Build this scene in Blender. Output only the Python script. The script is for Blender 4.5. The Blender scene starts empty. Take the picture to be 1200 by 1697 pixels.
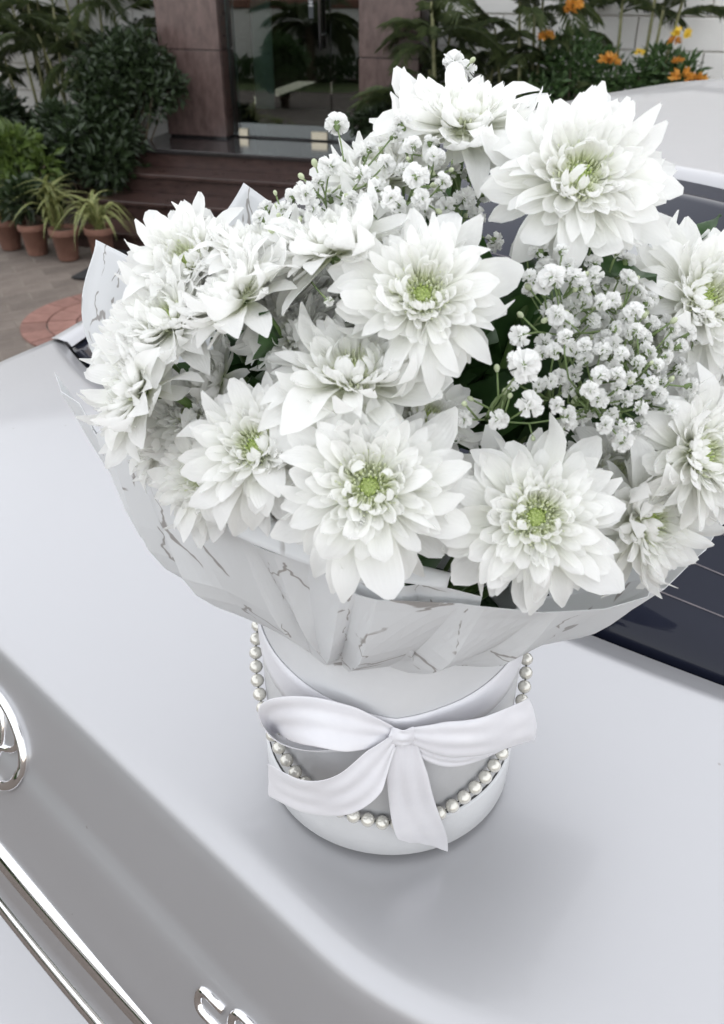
import bpy, bmesh, math, random
from mathutils import Vector, Matrix, Quaternion
from mathutils import noise as mnoise
R = math.radians
random.seed(7)
sc = bpy.context.scene
C = sc.collection

# ------------------------------------------------------------------ camera, sky, sun, exposure
CAMZ, PITCH, FPX = 1.65, R(33.0), 1411.0
cam_d = bpy.data.cameras.new('camera'); cam = bpy.data.objects.new('camera', cam_d); C.objects.link(cam)
cam.location = (0, 0, CAMZ); cam.rotation_euler = (math.pi/2 - PITCH, 0, 0)
cam_d.sensor_fit = 'VERTICAL'; cam_d.sensor_height = 36.0; cam_d.lens = 36.0*FPX/1697.0
cam_d.clip_start = 0.02; cam_d.clip_end = 500
cam_d.dof.use_dof = True; cam_d.dof.focus_distance = 0.56; cam_d.dof.aperture_fstop = 15.0
sc.camera = cam

SUN_AZ, SUN_EL = R(22), R(17)
world = bpy.data.worlds.new('World'); sc.world = world; world.use_nodes = True
wn, wl = world.node_tree.nodes, world.node_tree.links
wn.clear()
sky = wn.new('ShaderNodeTexSky'); sky.sky_type = 'NISHITA'; sky.sun_disc = False
sky.sun_elevation = SUN_EL; sky.sun_rotation = SUN_AZ
sky.air_density = 1.0; sky.dust_density = 0.8; sky.ozone_density = 1.5
hsv = wn.new('ShaderNodeHueSaturation'); hsv.inputs['Saturation'].default_value = 0.4
bg = wn.new('ShaderNodeBackground'); bg.inputs['Strength'].default_value = 0.15
wo = wn.new('ShaderNodeOutputWorld')
veil = wn.new('ShaderNodeMixRGB'); veil.inputs[0].default_value = .72; veil.inputs[2].default_value = (6.9, 7.0, 7.2, 1)   # thin even cloud veil
wl.new(sky.outputs[0], hsv.inputs['Color']); wl.new(hsv.outputs[0], veil.inputs[1]); wl.new(veil.outputs[0], bg.inputs[0]); wl.new(bg.outputs[0], wo.inputs[0])
sun_d = bpy.data.lights.new('sun', 'SUN'); sun_d.energy = 3.0; sun_d.angle = R(0.5); sun_d.color = (1.0, .9, .76)
sun = bpy.data.objects.new('sun', sun_d); C.objects.link(sun)
sdir = Vector((math.sin(SUN_AZ)*math.cos(SUN_EL), math.cos(SUN_AZ)*math.cos(SUN_EL), math.sin(SUN_EL)))
sun.rotation_euler = sdir.to_track_quat('Z', 'Y').to_euler(); sun.location = sdir*30
vs = sc.view_settings
vs.view_transform = 'Standard'; vs.look = 'None'; vs.gamma = 1.0; vs.use_curve_mapping = False
vs.exposure = 1.12
sc.render.engine = 'CYCLES'
cy = sc.cycles
cy.max_bounces = 12; cy.diffuse_bounces = 8; cy.glossy_bounces = 4; cy.transmission_bounces = 6; cy.transparent_max_bounces = 12
cy.caustics_reflective = False; cy.caustics_refractive = False
cy.use_denoising = True
try: cy.denoiser = 'OPENIMAGEDENOISE'
except Exception: pass
cy.use_adaptive_sampling = True; cy.adaptive_threshold = 0.02

# ------------------------------------------------------------------ helpers
def ray(u, v):
    x, y = (u-600)/FPX, (848.5-v)/FPX
    return Vector((x, math.cos(PITCH)+y*math.sin(PITCH), -math.sin(PITCH)+y*math.cos(PITCH)))
def atY(u, v, Y):
    d = ray(u, v); return Vector((0, 0, CAMZ)) + d*(Y/d.y)
def atZ(u, v, z):
    d = ray(u, v); return Vector((0, 0, CAMZ)) + d*((z-CAMZ)/d.z)
CAMR, CAMU, CAMB = Vector((1, 0, 0)), Vector((0, math.sin(PITCH), math.cos(PITCH))), Vector((0, -math.cos(PITCH), math.sin(PITCH)))

def mesh(name, verts, faces, smooth=False, uvs=None):
    me = bpy.data.meshes.new(name); me.from_pydata([tuple(v) for v in verts], [], faces)
    if uvs is not None:
        l = me.uv_layers.new(name='UVMap')
        for lp in me.loops: l.data[lp.index].uv = uvs[lp.vertex_index]
    if smooth:
        for p in me.polygons: p.use_smooth = True
    me.update(); return me
def obj(name, me, mat=None, parent=None, loc=None, kind=None):
    o = bpy.data.objects.new(name, me); C.objects.link(o)
    if mat is not None and me is not None and not me.materials: me.materials.append(mat)
    if parent is not None: o.parent = parent
    if loc is not None: o.location = loc
    if kind: o['kind'] = kind
    return o
def tag(o, label, cat, group=None):
    o['label'] = label; o['category'] = cat
    if group: o['group'] = group
    return o
def thing(name, label, cat, loc=(0, 0, 0), rotz=0, group=None):
    o = bpy.data.objects.new(name, None); C.objects.link(o); o.location = loc; o.rotation_euler = (0, 0, rotz)
    o.empty_display_size = .05
    return tag(o, label, cat, group)

class MB:
    def __init__(s): s.v = []; s.f = []; s.uv = []
    def add(s, vs, fs, uvs=None):
        b = len(s.v); s.v += [Vector(x) for x in vs]; s.f += [tuple(b+i for i in f) for f in fs]
        s.uv += list(uvs) if uvs else [(0, 0)]*len(vs)
    def box(s, lo, hi, bev=0.0):
        x0, y0, z0 = lo; x1, y1, z1 = hi
        if bev <= 0:
            s.add([(x0,y0,z0),(x1,y0,z0),(x1,y1,z0),(x0,y1,z0),(x0,y0,z1),(x1,y0,z1),(x1,y1,z1),(x0,y1,z1)],
                  [(3,2,1,0),(4,5,6,7),(0,1,5,4),(1,2,6,5),(2,3,7,6),(3,0,4,7)])
        else:
            bm = bmesh.new(); bmesh.ops.create_cube(bm, size=1)
            for v in bm.verts: v.co = Vector(((x0+x1)/2+v.co.x*(x1-x0), (y0+y1)/2+v.co.y*(y1-y0), (z0+z1)/2+v.co.z*(z1-z0)))
            bmesh.ops.bevel(bm, geom=bm.edges[:], offset=bev, segments=1, affect='EDGES')
            bm.verts.index_update()
            s.add([v.co.copy() for v in bm.verts], [tuple(v.index for v in f.verts) for f in bm.faces]); bm.free()
    def tube(s, pts, rad, n=8, caps=True, closed=False):
        pts = [Vector(p) for p in pts]; m = len(pts)
        rads = rad if isinstance(rad, (list, tuple)) else [rad]*m
        b = len(s.v); ref = None
        for i, p in enumerate(pts):
            if closed: t = pts[(i+1) % m]-pts[i-1]
            else: t = pts[min(i+1, m-1)]-pts[max(i-1, 0)]
            if t.length < 1e-9: t = Vector((0, 0, 1))
            t.normalize()
            if ref is None: ref = t.orthogonal().normalized()
            ref = (ref - t*ref.dot(t))
            if ref.length < 1e-6: ref = t.orthogonal()
            ref.normalize(); q = t.cross(ref)
            for k in range(n):
                a = 2*math.pi*k/n; s.v.append(p+(ref*math.cos(a)+q*math.sin(a))*rads[i]); s.uv.append((i/max(1, m-1), k/n))
        for i in range(m if closed else m-1):
            i2 = (i+1) % m
            for k in range(n):
                k2 = (k+1) % n; s.f.append((b+i*n+k, b+i*n+k2, b+i2*n+k2, b+i2*n+k))
        if caps and not closed:
            s.f.append(tuple(b+k for k in reversed(range(n)))); s.f.append(tuple(b+(m-1)*n+k for k in range(n)))
    def lathe(s, prof, n=32, c=(0, 0, 0)):
        b = len(s.v); m = len(prof)
        for (r, z) in prof:
            for k in range(n):
                a = 2*math.pi*k/n; s.v.append(Vector((c[0]+r*math.cos(a), c[1]+r*math.sin(a), c[2]+z))); s.uv.append((k/n, z))
        for i in range(m-1):
            for k in range(n):
                k2 = (k+1) % n; s.f.append((b+i*n+k, b+i*n+k2, b+(i+1)*n+k2, b+(i+1)*n+k))
    def grid(s, rows, uvs=None):
        b = len(s.v); m, n = len(rows), len(rows[0])
        for i, r in enumerate(rows):
            for j, p in enumerate(r): s.v.append(Vector(p)); s.uv.append(uvs[i][j] if uvs else (j/(n-1), i/(m-1)))
        for i in range(m-1):
            for j in range(n-1): s.f.append((b+i*n+j, b+i*n+j+1, b+(i+1)*n+j+1, b+(i+1)*n+j))
    def me(s, name, smooth=False): return mesh(name, s.v, s.f, smooth, s.uv)
    def build(s, name, mat, parent=None, smooth=False, kind=None): return obj(name, s.me(name, smooth), mat, parent, kind=kind)

def solidify(o, t, off=-1):
    m = o.modifiers.new('thickness', 'SOLIDIFY'); m.thickness = t; m.offset = off; return o
def subsurf(o, l=1):
    m = o.modifiers.new('smooth', 'SUBSURF'); m.levels = l; m.render_levels = l; return o
def crom(pts, t):
    n = len(pts)-1; x = t*n; i = min(int(x), n-1); f = x-i
    p0, p1, p2, p3 = pts[max(i-1, 0)], pts[i], pts[i+1], pts[min(i+2, n)]
    return .5*((2*p1)+(p2-p0)*f+(2*p0-5*p1+4*p2-p3)*f*f+(3*p1-p0-3*p2+p3)*f**3)
def plin(pts, t):
    n = len(pts)-1; i = min(int(t*n), n-1); return pts[i].lerp(pts[i+1], t*n-i)
def interp(x, tab):
    if x <= tab[0][0]: return tab[0][1]
    for (a, b), (c, d) in zip(tab, tab[1:]):
        if x <= c: return b+(d-b)*(x-a)/(c-a)
    return tab[-1][1]

# ------------------------------------------------------------------ materials
class NT:
    def __init__(s, m): s.t = m.node_tree; s.n = m.node_tree.nodes; s.l = m.node_tree.links
    def new(s, ty, **kw):
        n = s.n.new(ty)
        for k, v in kw.items():
            if hasattr(n, k): setattr(n, k, v)
        return n
    def link(s, a, b): s.l.new(a, b)
def basemat(name, col, rough=.6, metal=0.0, spec=.5, **inp):
    m = bpy.data.materials.new(name); m.use_nodes = True
    b = m.node_tree.nodes['Principled BSDF']
    b.inputs['Base Color'].default_value = (*col, 1); b.inputs['Roughness'].default_value = rough
    b.inputs['Metallic'].default_value = metal; b.inputs['Specular IOR Level'].default_value = spec
    for k, v in inp.items():
        b.inputs[k.replace('_', ' ')].default_value = v
    return m, b, NT(m)
def noisemat(name, c1, c2, scale=8, rough=.6, metal=0, bump=0.0, bscale=None, detail=5, spec=.5, rvar=0.0, coords='Object', objvar=0.0, stretch=None, **inp):
    m, b, nt = basemat(name, c1, rough, metal, spec, **inp)
    tc = nt.new('ShaderNodeTexCoord'); src = tc.outputs[coords]
    if stretch:
        mp = nt.new('ShaderNodeMapping'); mp.inputs['Scale'].default_value = stretch; nt.link(src, mp.inputs[0]); src = mp.outputs[0]
    nz = nt.new('ShaderNodeTexNoise'); nz.inputs['Scale'].default_value = scale; nz.inputs['Detail'].default_value = detail; nz.inputs['Roughness'].default_value = .65
    nt.link(src, nz.inputs['Vector'])
    cr = nt.new('ShaderNodeValToRGB'); cr.color_ramp.elements[0].position = .3; cr.color_ramp.elements[1].position = .7
    cr.color_ramp.elements[0].color = (*c1, 1); cr.color_ramp.elements[1].color = (*c2, 1)
    nt.link(nz.outputs['Fac'], cr.inputs[0]); out = cr.outputs[0]
    if objvar > 0:
        oi = nt.new('ShaderNodeObjectInfo'); hs = nt.new('ShaderNodeHueSaturation')
        ma = nt.new('ShaderNodeMapRange'); ma.inputs['To Min'].default_value = 1-objvar; ma.inputs['To Max'].default_value = 1+objvar
        nt.link(oi.outputs['Random'], ma.inputs['Value']); nt.link(ma.outputs[0], hs.inputs['Value']); nt.link(out, hs.inputs['Color']); out = hs.outputs[0]
    nt.link(out, b.inputs['Base Color'])
    if rvar > 0:
        mr = nt.new('ShaderNodeMapRange'); mr.inputs['To Min'].default_value = max(0, rough-rvar); mr.inputs['To Max'].default_value = rough+rvar
        nt.link(nz.outputs['Fac'], mr.inputs['Value']); nt.link(mr.outputs[0], b.inputs['Roughness'])
    if bump > 0:
        n2 = nt.new('ShaderNodeTexNoise'); n2.inputs['Scale'].default_value = bscale or scale*4; n2.inputs['Detail'].default_value = 4
        nt.link(src, n2.inputs['Vector'])
        bp = nt.new('ShaderNodeBump'); bp.inputs['Strength'].default_value = bump; bp.inputs['Distance'].default_value = .01
        nt.link(n2.outputs['Fac'], bp.inputs['Height']); nt.link(bp.outputs[0], b.inputs['Normal'])
    return m
def leafmat(name, c1, c2, trans=.3, rough=.45, scale=30, edge=None):
    m, b, nt = basemat(name, c1, rough)
    tc = nt.new('ShaderNodeTexCoord'); nz = nt.new('ShaderNodeTexNoise'); nz.inputs['Scale'].default_value = scale
    nt.link(tc.outputs['Object'], nz.inputs['Vector'])
    cr = nt.new('ShaderNodeValToRGB'); cr.color_ramp.elements[0].position = .35; cr.color_ramp.elements[1].position = .65
    cr.color_ramp.elements[0].color = (*c1, 1); cr.color_ramp.elements[1].color = (*c2, 1)
    nt.link(nz.outputs['Fac'], cr.inputs[0]); out = cr.outputs[0]
    if edge:
        sx = nt.new('ShaderNodeSeparateXYZ'); nt.link(tc.outputs['UV'], sx.inputs[0])
        su = nt.new('ShaderNodeMath'); su.operation = 'SUBTRACT'; su.inputs[1].default_value = .5; nt.link(sx.outputs[1], su.inputs[0])
        ab = nt.new('ShaderNodeMath'); ab.operation = 'ABSOLUTE'; nt.link(su.outputs[0], ab.inputs[0])
        st = nt.new('ShaderNodeMapRange'); st.inputs['From Min'].default_value = .22; st.inputs['From Max'].default_value = .34; nt.link(ab.outputs[0], st.inputs['Value'])
        mx = nt.new('ShaderNodeMixRGB'); mx.inputs[2].default_value = (*edge, 1); nt.link(st.outputs[0], mx.inputs[0]); nt.link(out, mx.inputs[1]); out = mx.outputs[0]
    nt.link(out, b.inputs['Base Color'])
    tr = nt.new('ShaderNodeBsdfTranslucent'); nt.link(out, tr.inputs['Color'])
    mix = nt.new('ShaderNodeMixShader'); mix.inputs[0].default_value = trans
    o = nt.n['Material Output']; nt.link(b.outputs[0], mix.inputs[1]); nt.link(tr.outputs[0], mix.inputs[2]); nt.link(mix.outputs[0], o.inputs[0])
    return m

M = {}
M['paver'] = noisemat('paver', (.115, .092, .077), (.168, .138, .117), 9, .85, bump=.5, bscale=60, objvar=.14, coords='Object')
M['joint'] = noisemat('joint_sand', (.14, .115, .095), (.2, .17, .145), 14, .95, bump=.4)
M['redbrick'] = noisemat('red_brick', (.19, .095, .075), (.26, .135, .11), 14, .85, bump=.5, bscale=70, objvar=.15)
M['granite'] = noisemat('mauve_granite', (.075, .05, .045), (.14, .096, .087), 22, .22, detail=9, rvar=.06, objvar=.08, stretch=(1, 1, .45), spec=.5)
M['stepgranite'] = noisemat('dark_maroon_granite', (.028, .016, .014), (.07, .04, .034), 16, .3, detail=9, rvar=.1, objvar=.1, stretch=(.6, 1, 1.6))
M['blackgranite'] = noisemat('black_granite', (.018, .016, .017), (.035, .031, .031), 40, .12, detail=8, rvar=.05)
M['wallblock'] = noisemat('cream_wall_block', (.76, .745, .715), (.82, .81, .78), 3.5, .8, bump=.25, bscale=30, objvar=.04)
M['render'] = noisemat('wall_render', (.70, .68, .64), (.77, .75, .71), 3, .85, bump=.2, bscale=25)
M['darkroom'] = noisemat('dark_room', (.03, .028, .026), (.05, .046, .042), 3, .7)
M['panel'] = noisemat('frosted_panel', (.42, .52, .50), (.48, .58, .56), 2, .5)
M['brass'] = noisemat('satin_metal', (.62, .55, .42), (.7, .63, .5), 40, .22, 1.0)
M['steel'] = noisemat('brushed_steel', (.5, .5, .5), (.62, .62, .62), 60, .25, 1.0)
M['terracotta'] = noisemat('terracotta', (.15, .072, .05), (.215, .108, .076), 12, .85, bump=.3, bscale=40, objvar=.12)
M['soil'] = noisemat('soil', (.05, .035, .025), (.09, .065, .045), 30, .95, bump=.8)
M['rubber'] = noisemat('black_rubber_mat', (.012, .012, .013), (.02, .02, .021), 60, .9, bump=.6, bscale=200)
M['lawn'] = noisemat('lawn', (.06, .085, .025), (.10, .13, .045), 6, .95, bump=.8, bscale=120)
M['bark'] = noisemat('bark', (.10, .075, .05), (.19, .15, .11), 18, .9, bump=.8, bscale=50, stretch=(1, 1, 3))
M['cane'] = noisemat('palm_cane', (.12, .13, .05), (.2, .19, .09), 12, .6, stretch=(1, 1, 6))
M['leaf_dark'] = leafmat('leaf_dark', (.015, .027, .010), (.034, .056, .020), .2)
M['leaf_mid'] = leafmat('leaf_mid', (.035, .075, .022), (.08, .14, .045), .3)
M['leaf_palm'] = leafmat('leaf_palm', (.04, .06, .022), (.095, .12, .045), .35)
M['leaf_spider'] = leafmat('leaf_spider', (.075, .11, .022), (.12, .165, .035), .3, edge=(.44, .44, .19))
M['leaf_lime'] = leafmat('leaf_lime', (.06, .10, .02), (.11, .16, .035), .3)
M['orange'] = leafmat('orange_petal', (.55, .22, .03), (.66, .34, .06), .3, .6)
M['yellowfl'] = leafmat('yellow_petal', (.75, .52, .04), (.8, .6, .08), .3, .6)

# car
def carpaint():
    m, b, nt = basemat('silver_car_paint', (.396, .395, .408), .4, .55, .5)
    b.inputs['Coat Weight'].default_value = .38; b.inputs['Coat Roughness'].default_value = .06
    tc = nt.new('ShaderNodeTexCoord'); nz = nt.new('ShaderNodeTexNoise'); nz.inputs['Scale'].default_value = 900; nz.inputs['Detail'].default_value = 2
    nt.link(tc.outputs['Object'], nz.inputs['Vector'])
    bp = nt.new('ShaderNodeBump'); bp.inputs['Strength'].default_value = .03; bp.inputs['Distance'].default_value = .001
    nt.link(nz.outputs['Fac'], bp.inputs['Height']); nt.link(bp.outputs[0], b.inputs['Normal'])
    n2 = nt.new('ShaderNodeTexNoise'); n2.inputs['Scale'].default_value = 5; n2.inputs['Detail'].default_value = 8; n2.inputs['Roughness'].default_value = .7
    nt.link(tc.outputs['Object'], n2.inputs['Vector'])
    mr = nt.new('ShaderNodeMapRange'); mr.inputs['To Min'].default_value = .32; mr.inputs['To Max'].default_value = .42
    nt.link(n2.outputs['Fac'], mr.inputs['Value']); nt.link(mr.outputs[0], b.inputs['Roughness'])
    vo = nt.new('ShaderNodeTexVoronoi'); vo.inputs['Scale'].default_value = 34; nt.link(tc.outputs['Object'], vo.inputs['Vector'])
    sp = nt.new('ShaderNodeSeparateColor'); nt.link(vo.outputs['Color'], sp.inputs[0])
    gt = nt.new('ShaderNodeMath'); gt.operation = 'GREATER_THAN'; gt.inputs[1].default_value = .8; nt.link(sp.outputs[0], gt.inputs[0])
    lt = nt.new('ShaderNodeMath'); lt.operation = 'LESS_THAN'; lt.inputs[1].default_value = .05; nt.link(vo.outputs['Distance'], lt.inputs[0])
    mu = nt.new('ShaderNodeMath'); mu.operation = 'MULTIPLY'; nt.link(gt.outputs[0], mu.inputs[0]); nt.link(lt.outputs[0], mu.inputs[1])
    m3 = nt.new('ShaderNodeMath'); m3.operation = 'MULTIPLY'; m3.inputs[1].default_value = .45; nt.link(mu.outputs[0], m3.inputs[0])
    cm = nt.new('ShaderNodeMixRGB'); cm.inputs[1].default_value = b.inputs['Base Color'].default_value; cm.inputs[2].default_value = (.2, .18, .15, 1); nt.link(m3.outputs[0], cm.inputs[0]); nt.link(cm.outputs[0], b.inputs['Base Color'])
    return m
M['paint'] = carpaint()
M['chrome'] = noisemat('chrome', (.78, .78, .8), (.84, .84, .85), 20, .04, 1.0)
M['carglass'] = noisemat('tinted_car_glass', (.010, .012, .022), (.013, .015, .026), 4, .05, 0, spec=.22)
M['frit'] = noisemat('black_trim', (.012, .012, .013), (.018, .018, .02), 30, .5)
M['defrost'] = noisemat('heating_line', (.10, .09, .10), (.14, .12, .13), 60, .5)
M['tyre'] = noisemat('tyre_rubber', (.02, .02, .02), (.035, .035, .035), 40, .85)
M['lamp_red'] = noisemat('red_lens', (.35, .015, .02), (.4, .02, .025), 30, .12, Coat_Weight=.6)

# bouquet
def petalmat():
    m, b, nt = basemat('white_petal', (.8, .8, .78), .55, 0, .3)
    tc = nt.new('ShaderNodeTexCoord'); sx = nt.new('ShaderNodeSeparateXYZ'); nt.link(tc.outputs['UV'], sx.inputs[0])
    cr = nt.new('ShaderNodeValToRGB'); e = cr.color_ramp.elements
    e[0].position = 0; e[0].color = (.72, .77, .48, 1); e[1].position = .42; e[1].color = (.885, .89, .84, 1)
    e2 = e.new(.2); e2.color = (.85, .87, .74, 1); e3 = e.new(.8); e3.color = (.90, .90, .885, 1)
    nt.link(sx.outputs[0], cr.inputs[0])
    wv = nt.new('ShaderNodeMath'); wv.operation = 'MULTIPLY'; wv.inputs[1].default_value = 44; nt.link(sx.outputs[1], wv.inputs[0])
    sn = nt.new('ShaderNodeMath'); sn.operation = 'SINE'; nt.link(wv.outputs[0], sn.inputs[0])
    nz = nt.new('ShaderNodeTexNoise'); nz.inputs['Scale'].default_value = 6; nt.link(tc.outputs['UV'], nz.inputs['Vector'])
    ad = nt.new('ShaderNodeMath'); ad.operation = 'ADD'; nt.link(sn.outputs[0], ad.inputs[0]); nt.link(nz.outputs['Fac'], ad.inputs[1])
    bp = nt.new('ShaderNodeBump'); bp.inputs['Strength'].default_value = .1; bp.inputs['Distance'].default_value = .0006
    nt.link(ad.outputs[0], bp.inputs['Height']); nt.link(bp.outputs[0], b.inputs['Normal'])
    nt.link(cr.outputs[0], b.inputs['Base Color'])
    tr = nt.new('ShaderNodeBsdfTranslucent'); nt.link(cr.outputs[0], tr.inputs['Color']); nt.link(bp.outputs[0], tr.inputs['Normal'])
    mix = nt.new('ShaderNodeMixShader'); mix.inputs[0].default_value = .5
    nt.link(b.outputs[0], mix.inputs[1]); nt.link(tr.outputs[0], mix.inputs[2]); nt.link(mix.outputs[0], nt.n['Material Output'].inputs[0])
    return m
M['petal'] = petalmat()
M['floret'] = leafmat('greenish_white_floret', (.80, .84, .62), (.87, .89, .76), .45, .55, 200)
M['heart'] = leafmat('green_flower_heart', (.50, .62, .18), (.66, .75, .36), .3, .5, 200)
M['gyp'] = leafmat('gypsophila_petal', (.87, .87, .86), (.90, .90, .89), .5, .6)
M['gypstem'] = leafmat('gypsophila_stem', (.13, .19, .07), (.19, .26, .1), .1, .6)
M['bud'] = leafmat('gypsophila_bud', (.45, .52, .3), (.66, .7, .52), .25, .6, 300)
M['stem'] = leafmat('flower_stem', (.07, .13, .035), (.11, .18, .05), .08, .5)
M['calyx'] = leafmat('calyx', (.10, .17, .05), (.16, .24, .08), .15, .5)
M['fleaf'] = leafmat('bouquet_leaf', (.02, .05, .014), (.045, .1, .028), .2, .4)
M['foam'] = noisemat('floral_foam', (.015, .035, .015), (.03, .06, .025), 40, .95, bump=.5)
M['box'] = noisemat('white_box_card', (.53, .535, .545), (.57, .575, .585), 20, .42, bump=.04, bscale=200)
M['satin'] = noisemat('white_satin', (.62, .615, .645), (.66, .655, .68), 60, .34, spec=.5, Sheen_Weight=.3, Anisotropic=.4)
M['pearl'] = noisemat('pearl', (.60, .585, .53), (.66, .645, .59), 60, .2, .35, spec=.6, Coat_Weight=.8)
M['thread'] = noisemat('black_thread', (.02, .02, .02), (.03, .03, .03), 40, .8)
def papermat():
    m, b, nt = basemat('printed_wrapping_paper', (.74, .76, .78), .3, 0, .45)
    tc = nt.new('ShaderNodeTexCoord'); uv = tc.outputs['UV']
    nz = nt.new('ShaderNodeTexNoise'); nz.inputs['Scale'].default_value = 7; nz.inputs['Detail'].default_value = 3; nt.link(uv, nz.inputs['Vector'])
    mx = nt.new('ShaderNodeMixRGB'); mx.inputs[0].default_value = .13; nt.link(uv, mx.inputs[1]); nt.link(nz.outputs['Color'], mx.inputs[2])
    mp = nt.new('ShaderNodeMapping'); mp.inputs['Scale'].default_value = (5.5, 2.6, 1); nt.link(mx.outputs[0], mp.inputs[0])
    vo = nt.new('ShaderNodeTexVoronoi'); vo.feature = 'DISTANCE_TO_EDGE'; vo.inputs['Scale'].default_value = 1; nt.link(mp.outputs[0], vo.inputs['Vector'])
    lt = nt.new('ShaderNodeMapRange'); lt.inputs['From Min'].default_value = .008; lt.inputs['From Max'].default_value = .017; lt.inputs['To Min'].default_value = 1; lt.inputs['To Max'].default_value = 0
    nt.link(vo.outputs['Distance'], lt.inputs['Value'])
    n2 = nt.new('ShaderNodeTexNoise'); n2.inputs['Scale'].default_value = 8; nt.link(uv, n2.inputs['Vector'])
    g = nt.new('ShaderNodeMapRange'); g.inputs['From Min'].default_value = .48; g.inputs['From Max'].default_value = .52; nt.link(n2.outputs['Fac'], g.inputs['Value'])
    mu = nt.new('ShaderNodeMath'); mu.operation = 'MULTIPLY'; nt.link(lt.outputs[0], mu.inputs[0]); nt.link(g.outputs[0], mu.inputs[1])
    # leaf-like blotches
    mp2 = nt.new('ShaderNodeMapping'); mp2.inputs['Scale'].default_value = (13, 9, 1); mp2.inputs['Location'].default_value = (3.3, 1.7, 0); nt.link(mx.outputs[0], mp2.inputs[0])
    v2 = nt.new('ShaderNodeTexVoronoi'); v2.inputs['Scale'].default_value = 1; nt.link(mp2.outputs[0], v2.inputs['Vector'])
    sp = nt.new('ShaderNodeSeparateColor'); nt.link(v2.outputs['Color'], sp.inputs[0])
    gt = nt.new('ShaderNodeMath'); gt.operation = 'GREATER_THAN'; gt.inputs[1].default_value = .86; nt.link(sp.outputs[0], gt.inputs[0])
    ld = nt.new('ShaderNodeMapRange'); ld.inputs['From Min'].default_value = .26; ld.inputs['From Max'].default_value = .3; ld.inputs['To Min'].default_value = 1; ld.inputs['To Max'].default_value = 0
    nt.link(v2.outputs['Distance'], ld.inputs['Value'])
    m2 = nt.new('ShaderNodeMath'); m2.operation = 'MULTIPLY'; nt.link(gt.outputs[0], m2.inputs[0]); nt.link(ld.outputs[0], m2.inputs[1])
    mm = nt.new('ShaderNodeMath'); mm.operation = 'MAXIMUM'; nt.link(mu.outputs[0], mm.inputs[0]); nt.link(m2.outputs[0], mm.inputs[1])
    cm = nt.new('ShaderNodeMixRGB'); cm.inputs[1].default_value = (.84, .85, .86, 1); cm.inputs[2].default_value = (.27, .235, .21, 1)
    f8 = nt.new('ShaderNodeMath'); f8.operation = 'MULTIPLY'; f8.inputs[1].default_value = .68; nt.link(mm.outputs[0], f8.inputs[0])
    nt.link(f8.outputs[0], cm.inputs[0]); nt.link(cm.outputs[0], b.inputs['Base Color'])
    tr = nt.new('ShaderNodeBsdfTranslucent'); nt.link(cm.outputs[0], tr.inputs['Color'])
    mix = nt.new('ShaderNodeMixShader'); mix.inputs[0].default_value = .36
    nt.link(b.outputs[0], mix.inputs[1]); nt.link(tr.outputs[0], mix.inputs[2])
    tp = nt.new('ShaderNodeBsdfTransparent'); mix2 = nt.new('ShaderNodeMixShader'); mix2.inputs[0].default_value = .12
    nt.link(mix.outputs[0], mix2.inputs[1]); nt.link(tp.outputs[0], mix2.inputs[2]); nt.link(mix2.outputs[0], nt.n['Material Output'].inputs[0])
    return m
M['paper'] = papermat()
def doorglass():
    m = bpy.data.materials.new('door_glass'); m.use_nodes = True; nt = NT(m); nt.n.clear()
    o = nt.new('ShaderNodeOutputMaterial'); fr = nt.new('ShaderNodeFresnel'); fr.inputs['IOR'].default_value = 2.2
    t = nt.new('ShaderNodeBsdfTransparent'); t.inputs[0].default_value = (.62, .68, .66, 1); g = nt.new('ShaderNodeBsdfGlossy'); g.inputs['Roughness'].default_value = .01
    mx = nt.new('ShaderNodeMixShader'); nt.link(fr.outputs[0], mx.inputs[0]); nt.link(t.outputs[0], mx.inputs[1]); nt.link(g.outputs[0], mx.inputs[2]); nt.link(mx.outputs[0], o.inputs[0])
    return m
M['glass'] = doorglass()

# ------------------------------------------------------------------ facade frame (u along the front, v into the building)
FA = R(-16); FU = Vector((math.cos(FA), math.sin(FA), 0)); FV = Vector((-math.sin(FA), math.cos(FA), 0)); FG = Vector((-1.578, 6.628, 0))
def fac(u, v, z=0): return FG+FU*u+FV*v+Vector((0, 0, z))

# ------------------------------------------------------------------ ground
gm = MB(); gm.grid([[(x, y, 0) for x in (-120, -40, -8, 0, 8, 40, 120)] for y in (-120, -40, -8, 0, 8, 40, 120)])
g = gm.build('ground', M['joint'], kind='structure')
# paving of the forecourt: single pavers where the photograph shows them, the rest joined
RC, RR = Vector((-1.33, 4.45)), .5
base = MB(); base.box((-14, -16, .002), (16, 9.0, .006)); pavement = base.build('pavement', M['joint'], kind='structure')
PW, PL, PA = .145, .29, R(28)
pb = MB(); pb.box((-PL/2+.004, -PW/2+.004, 0), (PL/2-.004, PW/2-.004, .03), .004); paver_me = pb.me('paver')
paver_me.materials.append(M['paver'])
cells = []
for j in range(-110, 110):
    for i in range(-60, 60):
        lx = i*PL+(PL/2 if j % 2 else 0); ly = j*PW
        x, y = lx*math.cos(PA)-ly*math.sin(PA)-1.8, lx*math.sin(PA)+ly*math.cos(PA)+4.9
        if not (-9 < x < 6 and -9 < y < 7.2): continue
        if (Vector((x, y))-RC).length < RR-.06: continue
        f = (Vector((x, y, 0))-FG); 
        if f.dot(FV) > -.95 and -.3 < f.dot(FU) < 2.6: continue
        if f.dot(FV) > -.75: continue
        cells.append((x, y))
vis = Vector((-2.0, 4.95))
cells.sort(key=lambda c: (Vector(c)-vis).length)
rnd = random.Random(3)
for (x, y) in cells[:240]:
    o = obj('paver', paver_me, None, pavement, (x, y, -.022+rnd.uniform(-.0015, .0015))); o.rotation_euler = (rnd.gauss(0, .004), rnd.gauss(0, .004), PA)
rest = MB()
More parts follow.
